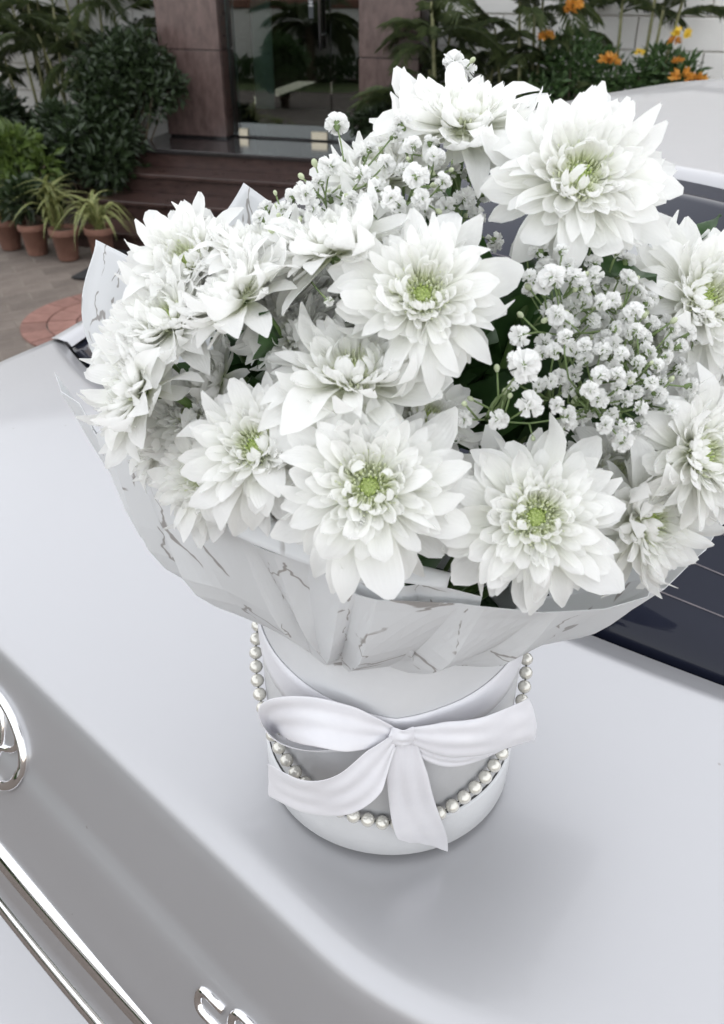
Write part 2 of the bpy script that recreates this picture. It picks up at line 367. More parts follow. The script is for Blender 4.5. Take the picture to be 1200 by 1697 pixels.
for (x, y) in cells[240:]:
    ca, sa = math.cos(PA), math.sin(PA); a, b2 = PL/2-.004, PW/2-.004; z = .008+rnd.uniform(-.0015, .0015)
    P = [(-a, -b2), (a, -b2), (a, b2), (-a, b2)]
    top = [(x+p*ca-q*sa, y+p*sa+q*ca, z) for p, q in P]; bot = [(p[0], p[1], .0) for p in top]
    rest.add(top+bot, [(0, 1, 2, 3), (0, 4, 5, 1), (1, 5, 6, 2), (2, 6, 7, 3), (3, 7, 4, 0)])
rest.build('paver_field', M['paver'], pavement, kind='stuff')
for ring, (ri, ro, n, off) in enumerate(((.368, .5, 20, 0.0), (.215, .36, 13, .13), (.07, .207, 8, .3))):
    bm = MB(); da = 2*math.pi/n; gp = .006/((ri+ro)/2)/2
    pts = [(r*math.cos(a), r*math.sin(a)) for r, a in [(ri, -da/2+gp), (ro, -da/2+gp), (ro, -da/6), (ro, da/6), (ro, da/2-gp), (ri, da/2-gp), (ri, 0)]]
    k = len(pts)
    bm.add([(p[0], p[1], .0) for p in pts]+[(p[0], p[1], .030) for p in pts], [tuple(range(k, 2*k))]+[(i, (i+1) % k, k+(i+1) % k, k+i) for i in range(k)])
    bme = bm.me('brick'); bme.materials.append(M['redbrick'])
    for i in range(n):
        o = obj('brick', bme, None, pavement, (RC.x, RC.y, -.014+rnd.uniform(-.001, .001))); o.rotation_euler = (0, 0, i*da+off)
lw = MB(); lw.grid([[(-12, .6, .011), (-12, 3.6, .011)], [(-5.4, .2, .011), (-6.0, 1.9, .011)], [(-3.4, -1.0, .011), (-3.9, 1.0, .011)]])
lw.build('lawn', M['lawn'], kind='structure')

# ------------------------------------------------------------------ building
bld = thing('building', 'pale building front with mauve granite columns and a glass entrance door', 'building', tuple(fac(0, 0)), FA)
H = 3.7; ULO, UHI = -4.2, 10.0
def part(name, lo, hi, mat, parent=bld, bev=0.0):
    b = MB(); b.box(lo, hi, bev); return b.build(name, mat, parent)
# wall cores (blocks stand 6 mm proud of them)
wl_l = part('wall', (ULO, 1.03, 0), (-.06, 1.25, H), M['render'])
wl_r = part('wall', (1.92, 1.03, 0), (UHI, 1.25, H), M['render'])
part('wall', (ULO, 1.25, 0), (ULO+.25, 9, H), M['render']); part('wall', (UHI-.25, 1.25, 0), (UHI, 9, H), M['render'])
part('lintel', (-.06, .72, 2.75), (1.92, 1.25, H), M['granite'])
part('roof', (ULO-.1, .66, H), (UHI+.1, 9, H+.12), M['render'])
part('shading_canopy', (-.35, .0, 2.78), (2.2, .71, 2.98), M['render'])  # unseen overhang above the frame, added to darken the door and steps
blk = MB(); BW, BH = .92, .204
blk.box((.005, 0, .005), (BW-.005, .03, BH-.005), .004); blk_me = blk.me('block'); blk_me.materials.append(M['wallblock'])
for wallp, u0, nu, maxu in ((wl_r, 1.93, 5, 6.2), (wl_l, -.06-4*BW, 4, -.07)):
    for r in range(0, 9):
        sh = -BW/2 if r % 2 else 0
        for i in range(nu + (1 if r % 2 else 0)):
            a0 = u0+i*BW+sh; a1 = a0+BW
            lo = max(a0, u0); hi = min(a1, u0+nu*BW)
            if hi-lo < .1: continue
            o = obj('block', blk_me, None, wallp, (lo, 1.0+rnd.uniform(-.0015, .0015), .101+r*BH)); o.scale = ((hi-lo)/BW, 1, 1)
# columns with granite panels
def column(u0, u1, jz):
    c = part('column', (u0+.01, .51, 0), (u1-.01, 1.1, 2.78), M['blackgranite'])
    zs = [.512, jz, jz+.8, 2.75]
    for a, b in zip(zs, zs[1:]):
        p = MB(); p.box((u0, .49, a+.003), (u1, .515, b-.003), .003); p.build('panel', M['granite'], c)
        for uu in ((u0-.004, u0+.015), (u1-.015, u1+.004)):
            p = MB(); p.box((uu[0], .517, a+.003), (uu[1], .73, b-.003), .002); p.build('panel', M['stepgranite'], c)
column(-.056, .43, 1.095); column(1.478, 1.905, 1.075)
# glass entrance: two leaves and a fixed pane
dr = part('door', (.5, .612, .515), (1.228, .624, 2.6), M['glass'])
for nm, lo, hi in (('side_pane', (1.236, .612, .515), (1.47, .624, 2.6)), ('side_pane', (.44, .612, .515), (.492, .624, 2.6))):
    part(nm, lo, hi, M['glass'])
for (a, b) in ((.485, .56), (1.07, 1.20)):
    p = MB(); p.box((a, .60, .508), (b, .636, .565), .003); p.build('patch_fitting', M['brass'], dr)
p = MB(); p.tube([(1.172, .565, 1.112), (1.172, .565, 2.05)], .011, 12); 
for z in (1.2, 1.95): p.tube([(1.172, .565, z), (1.172, .612, z)], .008, 8)
p.build('handle', M['steel'], dr, True)
p = MB(); p.tube([(1.2, .665, 1.112), (1.2, .665, 2.05)], .011, 12)
for z in (1.2, 1.95): p.tube([(1.2, .665, z), (1.2, .624, z)], .008, 8)
p.build('handle', M['steel'], dr, True)
stk = part('push_sticker', (1.078, .607, 1.30), (1.112, .611, 1.56), noisemat('sticker_black', (.02, .025, .03), (.03, .035, .04), 20, .4), dr)
def text_mesh(s, size):
    cu = bpy.data.curves.new('lettering', 'FONT'); cu.body = s; cu.size = size; cu.align_x = 'CENTER'; cu.align_y = 'CENTER'; cu.extrude = .0004; cu.space_character = 1.25
    to = bpy.data.objects.new('lettering', cu); C.objects.link(to); bpy.context.view_layer.update()
    me = bpy.data.meshes.new_from_object(to.evaluated_get(bpy.context.evaluated_depsgraph_get())); bpy.data.objects.remove(to); return me
tm = text_mesh('PUSH', .05); tm.materials.append(M['box'])
to = obj('lettering', tm, None, stk, (1.094, .6062, 1.44)); to.rotation_euler = Matrix(((0, 1, 0), (0, 0, -1), (-1, 0, 0))).to_euler()
# room behind the glass
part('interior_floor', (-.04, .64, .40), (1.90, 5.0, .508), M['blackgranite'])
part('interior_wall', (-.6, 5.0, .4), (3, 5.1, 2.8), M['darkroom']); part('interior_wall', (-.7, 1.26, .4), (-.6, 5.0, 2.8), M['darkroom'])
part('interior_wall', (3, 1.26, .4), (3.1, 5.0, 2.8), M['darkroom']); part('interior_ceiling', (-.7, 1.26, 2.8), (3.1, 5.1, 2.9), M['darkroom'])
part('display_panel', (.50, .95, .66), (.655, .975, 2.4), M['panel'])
part('inner_step', (.44, 1.3, .508), (1.9, 2.2, .62), M['stepgranite'])
# steps
stp = thing('entrance_steps', 'dark maroon polished granite steps leading up to the glass door', 'steps', tuple(fac(0, 0)), FA)
vv = [0, -.235, -.52, -.835]; zz = [.5, .375, .25, .125]
for i, (v, z) in enumerate(zip(vv, zz)):
    back = .66 if i == 0 else vv[i-1]-.004
    t = MB(); t.box((-.15, v-.022, z-.028), (2.5, back, z), .004); t.build('landing' if i == 0 else 'tread', M['blackgranite'] if i == 0 else M['stepgranite'], stp)
    t = MB(); t.box((-.14, v, .0), (2.49, back-.004 if i == 0 else back-.002, z-.029)); t.build('riser', M['stepgranite'], stp)
# door mat on the paving
mt = MB(); c = atZ(118, 465, 0); 
mt.box((0, 0, 0), (1.0, .6, .012), .003)
o = mt.build('door_mat', M['rubber']); o.location = (-1.775, 5.135, .0145); o.rotation_euler = (0, 0, R(-16))
tag(o, 'thin black rubber mat lying on the paving before the bottom step', 'mat')

# ------------------------------------------------------------------ plants
def leaf_faces(mb, p, d, n, L, W, fold=.15):
    d = d.normalized(); s = d.cross(n)
    if s.length < 1e-4: s = d.orthogonal()
    s.normalize(); n = s.cross(d)
    mb.add([p, p+d*L*.45+s*W*.5+n*W*fold, p+d*L-n*W*.3, p+d*L*.45-s*W*.5+n*W*fold], [(0, 1, 2), (0, 2, 3)], [(0, .5), (.5, 1), (1, .5), (.5, 0)])
def rdir(r):
    while True:
        v = Vector((r.uniform(-1, 1), r.uniform(-1, 1), r.uniform(-1, 1)))
        if .05 < v.length < 1: return v.normalized()
def shrub(label, loc, rx, ry, rz, hgt, n, L, W, mat, seed, group, clumps=26):
    r = random.Random(seed); t = thing('shrub', label, 'shrub', loc, 0, group)
    st = MB(); fo = MB()
    for k in range(clumps):
        d = rdir(r); d.z = abs(d.z)*1.0-.35
        c = Vector((d.x*rx, d.y*ry, hgt+d.z*rz))*1.0; c.x *= r.uniform(.55, 1); c.y *= r.uniform(.55, 1)
        st.tube([(r.uniform(-.04, .04), r.uniform(-.04, .04), 0), (c.x*.4, c.y*.4, c.z*.55), c], [.012, .008, .003], 5)
        cr = r.uniform(.7, 1.25)*min(rx, rz)*.42
        for i in range(n//clumps):
            q = rdir(r); rad = cr*r.random()**.4; p = c+q*rad
            ld = (q*.8+rdir(r)*.7+Vector((0, 0, .15))); leaf_faces(fo, p, ld, rdir(r)+Vector((0, 0, .8)), L*r.uniform(.6, 1.25), W*r.uniform(.7, 1.2))
    st.build('stems', M['bark'], t, True); fo.build('foliage', M[mat], t); return t
def frond_mesh(L, nl, ll, droop, r, w=.02):
    mb = MB(); pts = [Vector((L*t*(1-.15*t), 0, L*(.55*t-droop*t*t))) for t in [i/10 for i in range(11)]]
    mb.tube(pts, [.006*(1-.8*i/10) for i in range(11)], 5)
    for i in range(nl):
        t = .18+.82*i/nl; p = crom(pts, t); d = (crom(pts, min(1, t+.03))-p)
        if d.length < 1e-6: d = Vector((1, 0, -.3))
        d.normalize(); l = ll*(.55+.9*math.sin(math.pi*min(.95, t*.8+.1)))*r.uniform(.85, 1.1)
        for s in (-1, 1):
            ld = (d*.75+Vector((0, s, 0))*.75+Vector((0, 0, .15-.35*r.random()))).normalized(); sd = ld.cross(Vector((0, 0, 1))).normalized()
            q = p+ld*l*.5+Vector((0, 0, .0)); e = p+ld*l-Vector((0, 0, l*.3))
            mb.add([p, q+sd*w*.5, e, q-sd*w*.5], [(0, 1, 2), (0, 2, 3)])
    return mb.me('frond')
def palm(label, loc, nst, hmin, hmax, nf, L, seed, group, spread=.2, ll=.11):
    r = random.Random(seed); t = thing('areca_palm', label, 'palm', loc, 0, group)
    frs = []
    for k in range(4):
        fm = frond_mesh(L*r.uniform(.85, 1.1), 26, ll, r.uniform(.45, .8), r, .011); fm.materials.append(M['leaf_palm']); frs.append(fm)
    for s in range(nst):
        a = r.uniform(0, 6.28); b0 = Vector((math.cos(a), math.sin(a), 0))*r.uniform(.02, spread); h = r.uniform(hmin, hmax)
        top = b0*1.0+Vector((b0.x*1.2, b0.y*.8, h)); mid = (b0+top)/2+Vector((r.uniform(-.03, .03), r.uniform(-.03, .03), 0))
        cb = MB(); cb.tube([b0, mid, top], [.014, .012, .008], 7); cane = cb.build('cane', M['cane'], t, True)
        for f in range(nf):
            fr = obj('frond', r.choice(frs), None, cane, top-Vector((0, 0, r.uniform(0, .35)*h*.6)))
            fr.rotation_euler = (r.uniform(-.2, .2), r.uniform(-.55, .25), r.uniform(0, 6.28)); s_ = r.uniform(.75, 1.15); fr.scale = (s_, s_, s_)
    return t
# left bed
bed = MB(); bed.box((-3.9, -.72, 0), (-.16, .99, .07)); 
o = bed.build('planting_bed', M['soil'], kind='structure'); o.location = fac(0, 0); o.rotation_euler = (0, 0, FA)
bed = MB(); bed.box((2.51, -.6, 0), (9, .99, .30)); 
o = bed.build('planting_bed', M['soil'], kind='structure'); o.location = fac(0, 0); o.rotation_euler = (0, 0, FA)
for i, (u, v, n, h0, h1, nf, L, lab) in enumerate(((-.62, .55, 7, .9, 1.9, 6, .6, 'dark areca palm with thin canes nearest the left granite column'),
        (-1.15, .6, 8, .8, 1.8, 6, .6, 'areca palm clump with bare canes before the cream wall, second from the left column'),
        (-1.75, .55, 8, .7, 1.7, 6, .6, 'areca palm clump at the far left edge before the cream wall'))):
    palm(lab, tuple(fac(u, v, .06)), n, h0, h1, nf, L, 40+i, 'palms left of the entrance')
shrub('dense dark green bush pressed against the left granite column', tuple(fac(-.22, .25, .06)), .36, .3, .36, .80, 5200, .07, .035, 'leaf_dark', 11, 'bushes left of the steps', 34)
shrub('dark green leafy bush beside the left end of the steps', tuple(fac(-.42, -.22, .06)), .42, .33, .34, .42, 5200, .085, .04, 'leaf_dark', 12, 'bushes left of the steps', 34)
shrub('dark ferny bush with a yellow flower at the left edge behind the spider plants', tuple(fac(-1.25, .1, .06)), .42, .3, .33, .42, 4200, .08, .028, 'leaf_dark', 13, 'bushes left of the steps', 30)
def flower_head(label, p, mat, r0, seed, parent=None):
    r = random.Random(seed); mb = MB()
    for i in range(34):
        q = rdir(r); q.z = abs(q.z)*.6; leaf_faces(mb, q*r0*.5, q+rdir(r)*.5, rdir(r), r0*.8, r0*.5)
    o = mb.build('blossom', mat, parent); o.location = p; return o
# right bed
for i, (u, v, n, h0, h1, nf, L, lab) in enumerate(((2.15, .35, 7, .5, 1.5, 6, .55, 'areca palm right of the right granite column'),
        (2.75, .4, 8, .45, 1.5, 6, .55, 'areca palm clump in the middle of the bed before the white wall'),
        (3.35, .55, 4, .9, 1.6, 5, .5, 'slender palm leaning between the orange flowering shrubs'))):
    palm(lab, tuple(fac(u, v, .3 if u > 2.5 else .0)), n, h0, h1, nf, L, 60+i, 'palms right of the entrance')
shrub('small dark bush at the foot of the right granite column', tuple(fac(1.75, .3, .505)), .25, .14, .2, .2, 2200, .06, .028, 'leaf_dark', 21, 'bushes right of the entrance', 18)
shrub('dark green bush below the palms before the white wall', tuple(fac(2.55, .1, .28)), .45, .25, .28, .3, 3600, .07, .028, 'leaf_dark', 22, 'bushes right of the entrance', 24)
def facpx(u, v, vv):
    d = ray(u, v); t = (vv+FG.dot(FV))/d.dot(FV); return Vector((0, 0, CAMZ))+d*t
def fl_shrub(label, px, vv, rx, rz, hgt, heads, seed):
    c_ = facpx(px, 100, vv); loc = Vector((c_.x, c_.y, .28))
    t = shrub(label, tuple(loc), rx, .2, rz, hgt, 2600, .06, .022, 'leaf_mid', seed, 'orange flowering shrubs before the white wall', 24)
    for k, (u, v, rp_, mt_) in enumerate(heads):
        w = facpx(u, v, vv-.22); flower_head('', w-loc, M[mt_], rp_*.68/FPX*6.6, seed*10+k, t)
    return t
fl_shrub('shrub with orange blossoms among dark leaves in the middle of the right bed', 955, .25, .36, .42, .62,
         ((950, 12, 17, 'orange'), (905, 63, 15, 'orange'), (1010, 102, 19, 'orange'), (1060, 88, 9, 'yellowfl'), (945, 20, 12, 'orange')), 31)
fl_shrub('shrub with orange and yellow blossoms at the right end of the bed', 1105, .3, .26, .34, .6,
         ((1128, 58, 17, 'yellowfl'), (1124, 103, 11, 'orange'), (1130, 130, 21, 'orange'), (1157, 133, 16, 'orange'), (1118, 70, 12, 'orange')), 32)
p = fac(-1.25, -.2, .85)
yb = [o for o in C.objects if o.get('label', '').startswith('dark ferny')][0]
flower_head('', Vector((-.02, -.3, .78)), M['yellowfl'], .06, 77, yb); flower_head('', Vector((.05, -.28, .76)), M['yellowfl'], .045, 78, yb)

# terracotta pots and potted plants
def pot_mesh():
    b = MB(); b.lathe([(.0, .0), (.072, .0), (.078, .01), (.098, .165), (.112, .168), (.115, .175), (.115, .21), (.11, .214), (.1, .212), (.096, .19), (.09, .18)], 28); return b.me('pot_body', True)
pot_me = pot_mesh(); pot_me.materials.append(M['terracotta'])
so = MB(); so.lathe([(.0, .188), (.05, .19), (.094, .186)], 20); soil_me = so.me('soil', True); soil_me.materials.append(M['soil'])
def ribbon_leaf(L, rise, droop, W, r):
    mb = MB(); rows = []; uvs = []
    for i in range(10):
        t = i/9; x = L*(t*.9); z = rise*L*(1-(1-t)**2)-droop*L*t**2.4; w = W*(.55+.6*math.sin(math.pi*min(1, t*.9+.1)))*(1 if t < .75 else (1-t)/.25*.95+.05)
        rows.append([(x, -w/2, z+w*.25), (x, 0, z), (x, w/2, z+w*.25)]); uvs.append([(t, 0), (t, .5), (t, 1)])
    mb.grid(rows, uvs); return mb.me('leaf', True)
sp_leaves = []
for k in range(8):
    lm = ribbon_leaf(rnd.uniform(.24, .38), rnd.uniform(.5, 1.1), rnd.uniform(.5, 1.25), .016, rnd); lm.materials.append(M['leaf_spider']); sp_leaves.append(lm)
def spider(label, loc, n, seed, s=1.0, up=0.0):
    r = random.Random(seed); t = thing('spider_plant', label, 'plant', loc, 0, 'potted plants before the steps')
    for k in range(n):
        o = obj('leaf', r.choice(sp_leaves), None, t, (r.uniform(-.02, .02), r.uniform(-.02, .02), 0))
        o.rotation_euler = (r.uniform(-.15, .15), r.uniform(-.75-up, .1-up*.5), r.uniform(0, 6.283)); q = s*r.uniform(.75, 1.15); o.scale = (q, q, q)
    return t
pots = [((12, 418), 'terracotta pot at the left edge of the picture, leftmost of the row'), ((56, 427), 'terracotta pot second from the left, holding a dark leafy plant'),
        ((108, 436), 'terracotta pot third from the left, under the tall grassy plant'), ((166, 434), 'terracotta pot nearest the steps, under the arching spider plant')]
pot_pos = []
for (px, lab) in pots:
    q = atZ(px[0], px[1], 0.012); q.y += .09; pot_pos.append(q)
    t = thing('flower_pot', lab, 'pot', (q.x, q.y, .0105), rnd.uniform(0, 3), 'terracotta pots in a row before the steps')
    a = obj('pot_body', pot_me, None, t); obj('soil', soil_me, None, t); t.scale = (.84, .84, .95)
Z = .185
spider('arching spider plant with cream striped leaves, nearest the steps', (pot_pos[3].x, pot_pos[3].y, Z), 46, 5, 1.0)
spider('tall grassy spider plant behind the third pot from the left', (pot_pos[2].x-.06, pot_pos[2].y+.06, Z), 46, 6, 1.15, .45)
spider('pale spider plant at the left edge of the picture', (pot_pos[0].x, pot_pos[0].y, Z), 34, 8, 1.0, .2)
shrub('dark broad leaved potted plant in the second pot', (pot_pos[1].x, pot_pos[1].y, Z), .13, .12, .12, .14, 260, .12, .07, 'leaf_dark', 51, 'potted plants before the steps', 10)
shrub('lime green leafy plant behind the leftmost pots', (pot_pos[0].x+.03, pot_pos[0].y+.28, .05), .28, .18, .22, .42, 700, .10, .05, 'leaf_lime', 52, 'potted plants before the steps', 16)

# ------------------------------------------------------------------ garden on the other side of the forecourt (mirrored in the glass and the paint)
gw = thing('garden_wall', 'long pale garden wall across the forecourt, mirrored in the glass door', 'wall', (-6.2, .25, 0), R(-32))
b = MB(); b.box((-8, -.1, 0), (4.2, .1, 1.0), 0); b.build('wall_body', M['render'], gw)
b = MB(); b.box((-8, -.14, 1.005), (4.2, .14, 1.12), .01); b.build('coping', M['terracotta'], gw)
b = MB(); r_ = random.Random(5)
for i in range(7000):
    x = r_.uniform(-7, 4); y = .62+r_.gauss(0, .12); z = r_.random()**.7*.34
    leaf_faces(b, Vector((x, y, z)), rdir(r_)+Vector((0, 0, .5)), rdir(r_), .09, .05)
hd = b.build('hedge', M['leaf_mid']); hd.location = (-6.2, .25, 0); hd.rotation_euler = (0, 0, R(-32)); tag(hd, 'low clipped hedge at the foot of the garden wall', 'hedge')
shrub('large round bush on the lawn across the forecourt', (-3.75, 2.72, .0), .3, .3, .38, .46, 3600, .08, .045, 'leaf_mid', 91, 'garden plants', 40)
pt = thing('palm_tree', 'date palm by the garden wall, mirrored in the glass door', 'palm', (-5.0, .35, 0))
b = MB(); b.tube([(0, 0, 0), (.03, 0, .35), (.02, .03, .78)], [.08, .07, .06], 12); b.build('trunk', M['bark'], pt, True)
r_ = random.Random(9); fm = frond_mesh(.95, 34, .2, .75, r_, .02); fm.materials.append(M['leaf_palm'])
for k in range(22):
    o = obj('frond', fm, None, pt, (.02, .03, .78)); o.rotation_euler = (0, r_.uniform(-.7, .35), k*2.4); s_ = r_.uniform(.8, 1.05); o.scale = (s_,)*3
fn = thing('fence', 'pale picket fence behind the parking place, mirrored in the car tail', 'fence', (2.5, -9.0, 0))
pk = MB(); pk.box((-.06, -.015, .1), (.06, .015, 1.7)); pk_me = pk.me('picket'); pk_me.materials.append(M['wallblock'])
for k in range(44): obj('picket', pk_me, None, fn, (-5+k*.24, 0, 0))
b = MB(); b.box((-5.2, .016, .4), (5.5, .05, .5)); b.box((-5.2, .016, 1.3), (5.5, .05, 1.4)); b.build('rail', M['wallblock'], fn)

# ------------------------------------------------------------------ car (local frame: x right, y forward, origin on the ground below the boot edge)
CA = R(-43); CR = Vector((math.cos(CA), math.sin(CA), 0)); CF = Vector((-math.sin(CA), math.cos(CA), 0))
CO = CR*(-.61-.085)+CF*.2265
car = thing('car', 'silver sedan seen from behind, the bouquet standing on its boot', 'car', tuple(CO), CA)
def cw(x, y, z=0): return CO+CR*x+CF*y+Vector((0, 0, z))
def yedge(x): ax = abs(x); return .03*x*x+.04*(max(0, ax-.44)/.15)**2
def ywin(x): return .352+.26*x*x
def xs(y): return interp(y, [(-.3, .64), (0, .70), (.35, .715), (.6, .765), (1.2, .80), (2.6, .81), (3.4, .78), (4.2, .70), (4.4, .6)])
ZE, ZW = 1.082, 1.100
def zlid(x, y):
    t = (y-yedge(x))/(ywin(x)-yedge(x)); return ZE+(ZW-ZE)*(1-(1-min(max(t, -.2), 1.3))**1.35 if t < 1 else t)-.075*x*x
prof = [(.035, None), (.018, -.0002), (.009, -.0012), (.003, -.0034), (-.002, -.0075), (-.006, -.014), (-.0115, -.030), (-.021, -.058), (-.031, -.088), (-.035, -.100), (-.040, -.107), (-.046, -.122), (-.055, -.150), (-.066, -.185), (-.074, -.205), (-.074, -.222)]
NX = 72
rows = []
lim = lambda y: xs(y)-.006
for k in range(13):
    t = 1-k/12; row = []
    for j in range(NX+1):
        s = (j/NX*2-1); x = s*.70
        for _ in range(4):
            y = (yedge(x)+.035)+(ywin(x)-.004-(yedge(x)+.035))*t; x = s*lim(y)
        row.append(Vector((x, y, zlid(x, y))))
    rows.append(row)
last = rows[-1]
for (dy, dz) in prof[1:]:
    row = []
    for j in range(NX+1):
        p = last[j]; e = p.y-.035; zz_ = zlid(p.x, e)
        sl = (p.x)*(1+dz*.05); row.append(Vector((sl, e+dy+.0, zz_+dz)))
    rows.append(row)
lid = MB(); lid.grid(rows); o = lid.build('boot_lid', M['paint'], car, True); solidify(o, .004, -1)
LID = o
def fascia(x, z):
    zz_ = zlid(x, yedge(x)); tab = [(-b_, a_) for a_, b_ in prof[1:]]
    return yedge(x)+interp(-(z-zz_), sorted(tab))
# garnish over the number plate
gp = [(-.068, .880), (-.078, .879), (-.085, .874), (-.0885, .866), (-.0895, .860), (-.094, .838), (-.0975, .815), (-.101, .813), (-.1045, .808), (-.1055, .800), (-.1015, .784), (-.094, .768), (-.072, .760)]
gb = MB(); gb.grid([[(x, yedge(x)+dy+.06*x*x, z-.03*x*x) for x in [i/24*1.0-.5 for i in range(25)]] for dy, z in gp])
o = gb.build('chrome_garnish', M['chrome'], car, True)
o.data.materials.clear(); o.data.materials.append(M['paint']); o.data.materials.append(M['chrome'])
for i, pl in enumerate(o.data.polygons):
    pl.material_index = 0 if i//24 in (4, 5) else 1
o.data.update()
# bumper, plate recess
bp_ = [(-.06, .765), (-.045, .73), (-.04, .62), (-.07, .60), (-.13, .592), (-.165, .575), (-.185, .545), (-.19, .46), (-.18, .32), (-.13, .24), (0, .22)]
bb = MB(); bb.grid([[(x*1.13, .10*x*x+.5*max(0, abs(x)-.5)**2*2+dy, z) for x in [i/30*1.4-.7 for i in range(31)]] for dy, z in bp_])
bb.build('bumper', M['paint'], car, True)
b = MB(); b.box((-.26, -.062, .625), (.26, -.052, .735), .003); np_ = b.build('number_plate', M['box'], car)
# body sides
def side(y, s):
    a = xs(y); z0 = 1.076 if y < .5 else interp(y, [(.5, 1.076), (1.2, 1.03), (2.6, .99), (3.0, .98), (3.6, .92), (4.3, .78)])
    z0 = zlid(a, y)-.001 if y < .52 else z0
    drop = 1
    return [Vector((s*q, y, z)) for q, z in ((a-.012, z0-.018), (a-.003, z0-.006), (a, z0-.0015), (a+.006, z0-.002), (a+.02, z0-.008), (a+.036, z0-.02), (a+.05, z0-.045), (a+.062, z0-.10), (a+.07, z0-.2), (a+.066, .62), (a+.055, .40), (a+.02, .26), (a-.06, .22))]
ys = [.05, .1, .15, .2, .25, .3, .35, .4, .45, .5, .56, .63, .7, .8, .9, 1.0, 1.15, 1.3, 1.6, 2.0, 2.4, 2.8, 3.1, 3.4, 3.7, 4.0, 4.2, 4.35]
for s in (-1, 1):
    b = MB(); rr = [side(y, s) for y in ys]; b.grid(rr if s < 0 else [list(reversed(q)) for q in rr]); b.build('side_panel', M['paint'], car, True)
# rear corner panels and tail lamps
def rcorner(s_, z, f):
    zz_ = min(z, 1.03); yb = fascia(.64, max(zz_, .86))+.004+(.0 if z > .6 else .02); xo = xs(.05)+interp(z, [(.22, -.06), (.26, .02), (.4, .055), (.62, .066), (.85, .07), (.97, .062), (1.02, .05), (1.045, .02)])
    A_, B_, C_ = Vector((.60, yb, z)), Vector((xo, yb+.005, z)), Vector((xo, .052, z))
    return Vector((s_*(A_.x*(1-f)**2+B_.x*2*f*(1-f)+C_.x*f*f), A_.y*(1-f)**2+B_.y*2*f*(1-f)+C_.y*f*f, z))
for s_ in (-1, 1):
    g_ = [[rcorner(s_, z, k/8) for k in range(9)] for z in (1.035, 1.0, .95, .9, .85, .8, .7, .6, .5, .4, .3, .24)]
    b = MB(); b.grid(g_ if s_ > 0 else [list(reversed(q)) for q in g_]); b.build('corner_panel', M['paint'], car, True)
    g_ = []
    for z in (1.0, .992, .95, .9, .85, .80, .792):
        g_.append([rcorner(s_, z, f)+Vector((s_*.006, -.010, 0))*(1 if .795 < z < .996 and 0 < f < .94 else -.3) for f in (.0, .04, .2, .4, .6, .8, .92, .96)])
    b = MB(); b.grid(g_ if s_ > 0 else [list(reversed(q)) for q in g_]); b.build('tail_lamp', M['lamp_red'], car, True)
# rear window
def wtop(x): return Vector((x, .945+.1*x*x, 1.402-1.42*x**4))
def wpt(s, t):
    xb = s*.664; b0 = Vector((xb, ywin(xb)+.004, zlid(xb, ywin(xb))-.002)); xt = s*.535; t0 = wtop(xt)
    p = b0.lerp(t0, t); p.z += (.008+.034*(1-s*s))*math.sin(math.pi*t); return p
b = MB(); b.grid([[wpt(j/20-1, i/14) for j in range(41)] for i in range(15)]); win = b.build('rear_window', M['carglass'], car, True); solidify(win, .004)
for k in range(9):
    t = .10+k*.064; L_ = []
    for j in range(41):
        s = (j/20-1)*.88; p = wpt(s, t); p2 = wpt(s, t+.0022); L_.append((p, p2))
    q = MB(); up = Vector((0, -.0004, .0007)); q.grid([[a+up for a, _ in L_], [c_+up for _, c_ in L_]]); q.build('heating_line', M['defrost'], win)
# rear pillars
for s in (-1, 1):
    rr = []
    for i in range(13):
        t = i/12; a = wpt(s, t)+Vector((0, 0, .004)); yb = .40+.2*t if t < .2 else .44+.62*(t-.0)
        yy = .47+(1.10-.47)*t; xo = interp(yy, [(.47, .735), (.62, .70), (.75, .66), (.9, .62), (1.05, .60), (1.1, .597)]); zo = interp(yy, [(.47, 1.066), (.62, 1.12), (.75, 1.175), (.9, 1.236), (1.05, 1.272), (1.1, 1.28)])
        a2 = Vector((s*(abs(a.x)+.012), a.y, a.z+.006)); m_ = Vector((s*(abs(a.x)*.45+xo*.55+.006), a.y*.5+(yy)*.5, (a.z+zo)/2+.004)); e_ = Vector((s*xo, yy, zo)); f_ = Vector((s*(xo+.012), yy+.10, zo-.03)); g_ = Vector((s*(xo+.02*(1-t)+.012), yy+.32, zo-.05*(t)-.012))
        rr.append([a, a2, m_, e_, f_, g_])
    b = MB(); b.grid(rr if s < 0 else [list(reversed(q)) for q in rr]); o = b.build('rear_pillar', M['paint'], car, True)
# roof
def rz(x, y):
    c_ = interp(y, [(.95, 1.402), (1.2, 1.4085), (1.45, 1.413), (1.7, 1.415), (2.0, 1.411), (2.4, 1.39), (2.7, 1.355)]); return c_-.03*x*x-1.12*x**4
rr = []
for i in range(24):
    row = []
    for j in range(31):
        s = j/15-1; x = s*(.535+.065*min(1, i/6)); y0 = wtop(s*.535).y+.002; y = y0+(2.65-y0)*(i/23); row.append((x, y, rz(x, y)+.002))
    rr.append(row)
b = MB(); b.grid(rr); o = b.build('roof', M['paint'], car, True); solidify(o, .006)
